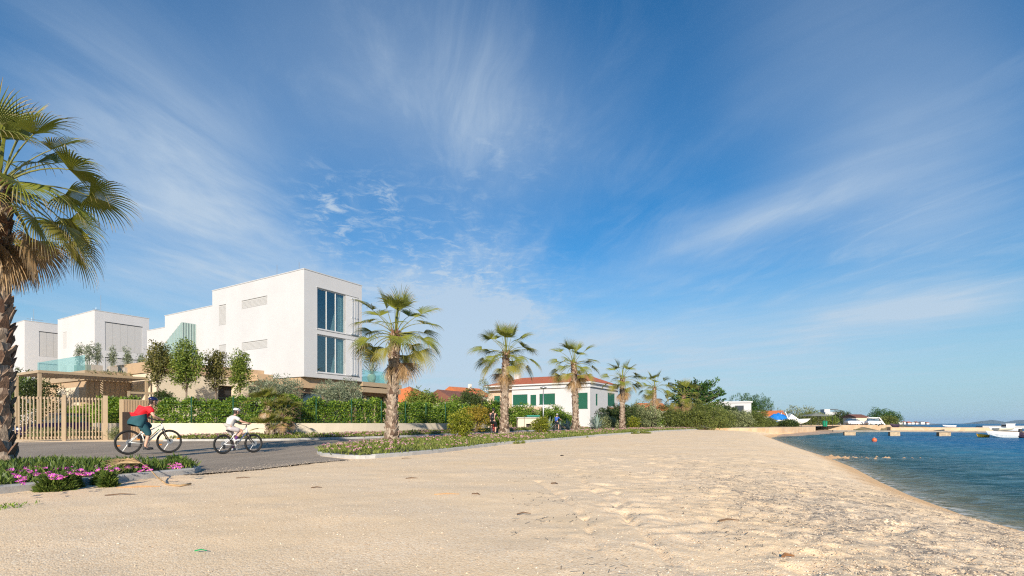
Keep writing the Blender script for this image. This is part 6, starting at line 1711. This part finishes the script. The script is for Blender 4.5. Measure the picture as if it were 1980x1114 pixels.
mb = MB(); mb.add([(2.9, -.8, 1.05), (2.9, .8, 1.05), (3.6, .65, 2.0), (3.6, -.65, 2.0), (4.9, -.55, 1.15), (4.9, .55, 1.15)], [(0, 1, 2, 3), (3, 2, 5, 4), (0, 3, 4), (1, 5, 2)]); mb.build('cabin', wb_, B1)
mb = MB(); mb.beam((3.0, -.82, 1.1), (2.5, -.7, 2.35), .09, .09); mb.beam((3.0, .82, 1.1), (2.5, .7, 2.35), .09, .09); mb.beam((2.5, -.74, 2.35), (2.5, .74, 2.35), .09, .09); mb.build('roll_bar', wb_, B1)
tp = MB(); n1, n2 = 12, 9; V_ = []
for i in range(n1):
    for j in range(n2):
        x = -.3 + 3.1 * i / (n1 - 1); yv = -1 + 2 * j / (n2 - 1); ridge = 2.2 * (1 - .55 * abs(i / (n1 - 1) - .62) ** 1.2) * (.75 + .25 * min(1, i / 3))
        V_.append((x, 1.22 * yv, ridge * (1 - abs(yv) ** 1.7) + .45 * abs(yv) ** 1.7 + .09 * math.sin(i * 2.1 + j * 1.3)))
tp.add(V_, [(i * n2 + j, i * n2 + j + 1, (i + 1) * n2 + j + 1, (i + 1) * n2 + j) for i in range(n1 - 1) for j in range(n2 - 1)])
o = tp.build('tarpaulin', paint('blue_tarpaulin', (.01, .17, .52), .5)); o.location = (atx(1486, 88), 88, .55); o.rotation_euler = (0, 0, .02); tag(o, 'crumpled bright blue tarpaulin over the stern of the beached boat', 'tarpaulin')
cr_ = MB()
for x in (1.5, 5.2): cr_.beam((x, -.8, -.2), (x, .8, -.2), .1, .1); cr_.beam((x, -.8, -.2), (x, -.5, .35), .08, .08); cr_.beam((x, .8, -.2), (x, .5, .35), .08, .08)
o = cr_.build('boat_cradle', M['darkmetal']); o.location = (atx(1486, 88), 88, .55); tag(o, 'dark metal cradle under the beached white boat', 'boat cradle')
gable_house((atx(1506, 118), 118, 1.0), math.atan2(.3, -1), 4.2, 5, 1.7, 2.7, 'small house with an orange roof just behind the blue covered boat', M['pale_wall'], M['roof_orange'], [])
# shade canopy with posts
SH = empty('shade_canopy', (atx(1577, 96), 96, .35), .2, 'grey-green shade canopy on thin posts by the quay', 'canopy')
MB().add([(-2.4, -1.6, 1.95), (2.4, -1.6, 1.95), (2.4, 1.6, 1.95), (-2.4, 1.6, 1.95), (0, 0, 2.55)], [(0, 1, 4), (1, 2, 4), (2, 3, 4), (3, 0, 4)]).build('canvas', plain('canopy_canvas', (.20, .21, .17), .85), SH)
for x, y in ((-2.3, -1.5), (-.8, -1.5), (.8, -1.5), (2.3, -1.5), (-2.3, 1.5), (2.3, 1.5)): MB().tube([(x, y, -.1), (x, y, 1.95)], .04, 6).build('post', M['darkmetal'], SH)
o = MB().lathe([(.38, 0), (.45, .9), (.47, .95), (.2, 1.1), (0, 1.12)], 14).build('waste_bin', paint('green_bin', (.01, .25, .13))); o.location = (atx(1595, 97), 97, .4); tag(o, 'green round waste bin under the edge of the shade canopy', 'waste bin')
TH = house((atx(1612, 150), 150), 'white two storey house with a roof terrace, behind the shade canopy', 'house', math.atan2(.2, -1))
mb = MB(); mb.box(0, 4.0, 0, 5, .3, 4.2); mb.box(2.4, 3.9, 1, 4, 4.2, 5.0); mb.build('wall', M['white'], TH)
for x in (.6, 1.9, 3.1): MB().box(x, x + .45, 5.0, 5.03, 2.3, 3.3).build('window', M['win_dark'], TH)
MB().box(.4, 2.3, 2.0, 4.4, 4.9, 5.05).build('roof', M['darkmetal'], TH)
far_bushes = [(1545, 125, 6.5, 2.6, .3, 'leaf_grey', 'long pale green tree group behind the beached boat'), (1572, 120, 3.5, 1.8, .3, 'leaf_tamarisk', 'olive bush behind the shade canopy'), (1628, 140, 2.9, 2.1, .5, 'leaf_dark', 'dark bush between the white house and the pavilion'),
    (1702, 138, 3.6, 2.4, .4, 'leaf_pine', 'dark pine beside the white pavilion'), (1725, 150, 3.2, 2.2, .4, 'leaf_pine', 'rounded dark pine at the end of the quay'), (1718, 132, 2.3, 1.3, .4, 'leaf_tamarisk', 'low olive bush under the pines at the end of the quay'), (1604, 128, 2.0, 1.3, .4, 'leaf_oak', 'green bush before the white two storey house')]
for k, (px_, Y_, hw, hh_, z0, lm, lb) in enumerate(far_bushes):
    build_shrub('shrub', (atx(px_, Y_), Y_, z0), (0, 0, hh_ * .9), (hw, hw * .6, hh_), M[lm], lb, 'shrub', None, 260 + k, 240, 18, .30, .13, .75, .35, .45, 1.0, .3)
PV = house((atx(1706, 128), 128), 'low white pavilion with a glass front and slanting white end, on the quay', 'pavilion', math.atan2(.05, -1))
mb = MB(); mb.box(0.9, 7.4, -3, 0, 2.25, 2.5); mb.add([(.9, 0, 2.5), (.6, 0, 2.5), (-.9, 0, .5), (-.55, 0, .5), (.9, -3, 2.5), (.6, -3, 2.5), (-.9, -3, .5), (-.55, -3, .5)], [(0, 1, 2, 3), (4, 7, 6, 5), (1, 5, 6, 2), (0, 3, 7, 4)]); mb.build('roof', M['white2'], PV)
MB().box(.6, 7.3, -2.7, -.3, .5, 2.25).build('glass_front', paint('blue_grey_glass', (.22, .28, .32), .2), PV)
for x in (1.6, 3.2, 4.9, 6.4): MB().box(x, x + .9, -.29, -.25, 1.7, 2.2).build('window', M['win_dark'], PV)
car((atx(1704, 124), 124, .60), math.pi, 'white car parked in front of the slanting white end of the pavilion', paint('white_car_paint', (.78, .78, .78), .3), 3.6, 1.7)
car((atx(1668, 124.5), 124.5, .62), math.pi, 'pale car parked at the far end of the pavilion', paint('silver_car_paint', (.6, .62, .64), .3), 4.0, 1.7)
gable_house((atx(1650, 132), 132, .5), math.atan2(.0, -1), 2.6, 5, 2.0, 2.6, 'small brownish hut with a sloping roof beside the pavilion', M['pink_wall'], M['roof_brown'], [], False, 'hut')

# jetty on stone blocks
J = empty('jetty', (atx(1610, 73), 73, 0), 0, 'long narrow concrete jetty resting on square stone blocks', 'jetty')
jd = Vector((atx(1990, 64) - atx(1610, 73), -9, 0)); J.rotation_euler = (0, 0, math.atan2(jd.y, jd.x)); JL = jd.length
M['jetty_block'] = plain('jetty_block_stone', (.46, .35, .23), .9, var=.35, scale=3, bump=.4); M['jetty_deck'] = plain('jetty_concrete', (.31, .27, .22), .9, var=.3, scale=2, bump=.3)
MB().box(0, JL, -.7, .7, -.18, .0).build('deck', M['jetty_deck'], J)
for k, (x, w_) in enumerate(((2.0, 1.3), (7.1, 1.1), (12.4, 1.2), (18.0, 1.2), (22.5, 1.1))):
    if x < JL: MB().box(x - w_ / 2, x + w_ / 2, -.62, .62, -1.6, -.182).build('block', M['jetty_block'], J)
MB().box(18.8, JL, -.74, -.702, -.60, -.05).build('fender_board', M['brown'], J)
quay('breakwater', [(atx(1722, 116), 116), (atx(1830, 112), 112), (atx(1936, 108), 108)], -1.5, .10, 3, M['seastone'], 'long low stone breakwater behind the jetty')
quay('breakwater', [(atx(1900, 170), 170), (atx(2000, 168), 168)], -1.5, .2, 3, M['concrete'], 'grey breakwater behind the cabin cruiser')
boat((atx(1926, 60.5), 60.5, SEA - .12), -.12, -3.3, 1.5, .75, 'white open boat with an outboard motor, moored at the end of the jetty', wb_, 'boats at the jetty') if False else None
RB = boat((atx(1971, 59.5), 59.5, SEA - .1), math.pi - .25, 3.0, 1.5, .85, 'white open boat with a dark outboard motor at the end of the jetty', wb_, 'boats at the jetty')
mb = MB(); mb.box(-.25, .05, -.12, .12, .5, 1.15); mb.beam((-.2, 0, .5), (-.28, 0, .0), .1, .14); mb.build('outboard', M['black'], RB, bevel=.03)
YB = boat((atx(1908, 61.5), 61.5, SEA - .1), math.pi + .05, 1.2, .9, .5, 'small yellow dinghy tied to the jetty', paint('yellow_hull', (.80, .42, .02), .4), 'boats at the jetty', name='dinghy')
MB().box(.35, .55, -.4, .4, .38, .43).build('seat', paint('yellow_hull', (.80, .42, .02)), YB)
DB = boat((atx(1998, 59), 59, SEA - .1), math.pi - .1, 1.9, 1.2, .75, 'dark hull of a boat next to the outboard boat', paint('dark_hull', (.05, .03, .05), .4), 'boats at the jetty')
WB = boat((atx(1925, 66), 66, -.02), .1, 2.6, 1.1, .45, 'upturned-looking pale boat lying on the jetty deck', paint('pale_boat', (.66, .62, .5)), 'boats at the jetty')
CB = boat((atx(1968, 100), 100, SEA - .1), math.pi - .05, 5.0, 1.9, 1.0, 'white cabin cruiser with a wheelhouse, moored behind the jetty', wb_)
mb = MB(); mb.box(1.0, 2.6, -.6, .6, .9, 1.65); mb.box(.9, 2.8, -.65, .65, 1.65, 1.73); mb.build('wheelhouse', wb_, CB, bevel=.04)
MB().box(1.1, 2.5, -.615, -.603, 1.15, 1.5).box(2.602, 2.61, -.5, .5, 1.15, 1.5).build('window', M['win_dark'], CB)
SBt = boat((atx(1846, 109.5), 109.5, .12), math.pi, 2.4, 1.0, .5, 'small white boat hauled out on the breakwater', wb_)
RC = boat((atx(1737, 112), 112, .1), math.pi, 1.7, .9, .8, 'small dark boat hauled out at the near end of the breakwater', paint('dark_hull', (.05, .03, .05), .4))
# mooring buoy
bu = empty('mooring_buoy', (atx(1690.5, 47), 47, SEA + .02), 0, 'red-orange round buoy floating in the bay', 'buoy')
MB().blob((0, 0, .12), (.21, .21, .21), 20, 14).build('float', paint('orange_buoy', (.70, .14, .05), .4), bu, True)
MB().torus(.05, .014, 14, 6, (0, 0, .36)).build('ring', M['steel'], bu, True)
# rocks breaking the water, beside the spit
q_ = np.random.default_rng(12)
rock_m = plain('shore_rock', (.46, .30, .17), .85, var=.35, scale=3, bump=.5)
rk = MB()
for k in range(150):
    f_ = q_.random() ** 1.3; px_ = 1590 + 240 * f_; py_ = 886 - 1.5 * f_ + q_.normal() * 1.0
    Y_ = (CAMZ - SEA) / ((py_ - HOR) / FPX); r = (.05 + .14 * q_.random() ** 2) * (1 - .6 * f_)
    c_ = (atx(px_, Y_) + .2, Y_, SEA - .02 - .06 * f_)
    d_ = unit(q_.normal(size=(9, 3)))
    V_ = [(c_[0] + r * a * 1.4, c_[1] + r * b, c_[2] + r * .7 * c) for a, b, c in ((1, 0, 0), (0, 1, 0), (-1, 0, 0), (0, -1, 0), (.2, .1, 1), (.1, .1, -1))]
    rk.add([(x + q_.normal() * r * .2, y + q_.normal() * r * .2, z + q_.normal() * r * .12) for x, y, z in V_], [(0, 1, 4), (1, 2, 4), (2, 3, 4), (3, 0, 4), (1, 0, 5), (2, 1, 5), (3, 2, 5), (0, 3, 5)])
tag(rk.build('rubble', rock_m), 'low brown rocks breaking the water off the gravel spit', None, None, 'stuff')
# far shore and islands
def hill(name, px0, px1, Y_, prof, m, label):
    n = 40; V = []
    for i in range(n + 1):
        f_ = i / n; x = atx(px0 + (px1 - px0) * f_, Y_); h_ = np.interp(f_, *zip(*prof))
        h_ = h_ * (1 + .12 * (float(vnoise(f_ * 14, Y_)) - .5))
        dpt = abs(atx(px1, Y_) - atx(px0, Y_)) * .3
        V += [(x, Y_, SEA - 2), (x, Y_ + dpt * .25, SEA + h_ * .6), (x, Y_ + dpt * .5, SEA + h_), (x, Y_ + dpt, SEA - 2)]
    F = [(4 * i + j, 4 * (i + 1) + j, 4 * (i + 1) + j + 1, 4 * i + j + 1) for i in range(n) for j in range(3)]
    return tag(MB().add(V, F).build(name, m, smooth=True), label, kind='structure')
M['far_land'] = plain('wooded_hill', (.045, .07, .045), .95, var=.3, scale=.004)
hill('hills', 1893, 2060, 7000, [(0, 0), (.08, 22), (.28, 52), (.36, 40), (.44, 22), (.55, 44), (.75, 58), (1, 46)], M['far_land'], 'blue wooded islands on the horizon')
hill('hills', 1700, 1835, 900, [(0, 5), (.25, 6.5), (.5, 4.5), (.7, 3), (1, 0)], plain('low_far_shore', (.22, .19, .13), .95, var=.4, scale=.05), 'low far shore across the bay')
q2 = random.Random(2)
spots = [1738, 1748, 1756, 1763, 1771, 1781, 1792]
hl = ['first pale house on the far shore, closest to the pines', 'second pale house on the far shore from the pines', 'third pale house on the far shore from the pines', 'middle pale house of the far shore', 'pale house on the far shore just past the middle', 'last but one pale house along the far shore', 'outermost pale house at the tip of the far shore']
for px_, lb in zip(spots, hl):
    gable_house((atx(px_, 890), 890, 1.0), 0.1, q2.uniform(3, 7), 6, q2.uniform(.8, 2.6), q2.uniform(2.2, 3.9), lb, M['pale_wall'], M['roof_brown'] if px_ % 2 else M['roof'], [])

# ------------------------------------------------------------------ things lying on the beach
FF = empty('fallen_frond', tuple(G(330, 931)), 0, 'dry tan palm frond fallen across the kerb, stalk lying on the gravel', 'palm frond')
o0 = G(330, 931); pts = [G(369, 938) - o0, G(348, 941) - o0, G(322, 939) - o0, at(303, 922, 8.35) - o0, at(288, 905, 8.6) - o0, at(272, 895, 8.7) - o0]
pts[0].z += .02; pts[1].z += .015; pts[2].z += .02
MB().tube(pts, [.016, .015, .013, .011, .010, .008], 6).build('stalk', plain('dry_stalk', (.42, .28, .14), .7, var=.25), FF, True)
bl = MB(); qf = random.Random(3); base = pts[-1]; d0 = (at(228, 892, 8.9) - o0 - pts[-1]).normalized()
for k in range(70):
    dr_ = (d0 + Vector((qf.gauss(0, .30), qf.gauss(0, .30), qf.gauss(.0, .07)))).normalized(); ln_ = qf.uniform(.35, .75); s_ = (Vector((-dr_.y, dr_.x, 0)).normalized() + Vector((0, 0, qf.uniform(.4, 1.4)))).normalized() * .016
    a, b, c = base, base + dr_ * ln_ * .55 + Vector((0, 0, .03)), base + dr_ * ln_ + Vector((0, 0, -.06))
    bl.add([tuple(a - s_ * .5), tuple(a + s_ * .5), tuple(b + s_), tuple(b - s_), tuple(c)], [(0, 1, 2, 3), (3, 2, 4)], 0, .9)
bl.build('blade', plain('dry_frond_straw', (.66, .49, .28), .8, var=.3, scale=12), FF)
def twig(px_, py_, L_, az_, label, m, r=.008, bend=.04, name='twig'):
    p_ = G(px_, py_); o_ = MB().tube([(-L_ / 2, 0, .008), (0, bend, .016), (L_ / 2, 0, .010)], [r, r, r * .5], 5).build(name, m); o_.location = p_; o_.rotation_euler = (0, 0, az_)
    return tag(o_, label, name.replace('_', ' '), 'twigs and scraps on the gravel')
M['twig'] = plain('driftwood', (.16, .10, .06), .9, var=.3, scale=20); M['twig_tan'] = plain('tan_stick', (.46, .29, .15), .9, var=.2, scale=20)
twig(796, 926, .20, .3, 'dark twig on pale gravel, below the rounded kerb', M['twig'], .010)
twig(864, 957, .34, .1, 'long tan stick lying flat on the gravel', M['twig_tan'], .008)
twig(920, 957, .14, -.6, 'short dark forked twig near the tan stick', M['twig'], .011)
twig(1013, 995, .15, .2, 'dark twig in the middle of the beach', M['twig'])
twig(786, 887, .26, .1, 'brown stick close to the long kerb', M['twig'])
twig(612, 944, .15, .2, 'small dark twig in front of the asphalt edge', M['twig'])
twig(470, 925, .22, .25, 'dark twig near the end of the asphalt', M['twig'])
twig(232, 958, .34, .3, 'dark curved stick below the fallen frond', M['twig'])
twig(268, 943, .55, .35, 'pale bark strip beside the kerb, under the fallen frond', M['twig_tan'], .014)
twig(1087, 882, .10, .2, 'dark pebble-like scrap on the upper beach', M['black'], .02)
twig(1072, 936, .12, -.5, 'dark scrap on the drag marks', M['twig'], .012)
twig(1410, 1008, .22, .05, 'dark stick lying among the trodden gravel', M['twig'], .010)
twig(1525, 1078, .10, .2, 'brown leaf scrap low on the trodden gravel', plain('brown_leaf', (.25, .12, .05), .8), .014)
twig(388, 1067, .085, .12, 'small bright green plastic strip on the gravel', paint('green_plastic', (.02, .30, .10), .5), .0055, .004, 'plastic_strip')
# low weeds in the gravel by the kerb
wd_ = MB(); q_ = np.random.default_rng(3); P_ = []
for px_, py_ in ((2, 982), (10, 985), (22, 979), (34, 976), (-8, 980), (-20, 985)):
    g_ = G(px_, py_)
    for i in range(18): P_.append((g_.x + q_.normal() * .10, g_.y + q_.normal() * .08, g_.z))
P_ = np.array(P_); D_ = unit(np.stack([q_.normal(size=len(P_)), q_.normal(size=len(P_)), .6 + q_.random(len(P_))], 1))
tag(wd_.add(*blades(P_, D_, .05, .012, q_)).build('weeds', M['leaf_hedge']), 'sparse green weeds in the gravel by the kerb', None, None, 'stuff')

# ------------------------------------------------------------------ the sea air that turns the far islands blue
t = NT('sea_air')
pv = t.n('ShaderNodeVolumePrincipled', i_Density=6e-5); pv.inputs['Color'].default_value = (.50, .72, 1.0, 1)
t.l(pv.outputs[0], t.out.inputs['Volume'])
tag(MB().box(-31000, 31000, -1200, 13200, -12, 90).build('haze', t.m), 'pale blue sea air over the bay', None, None, 'stuff')
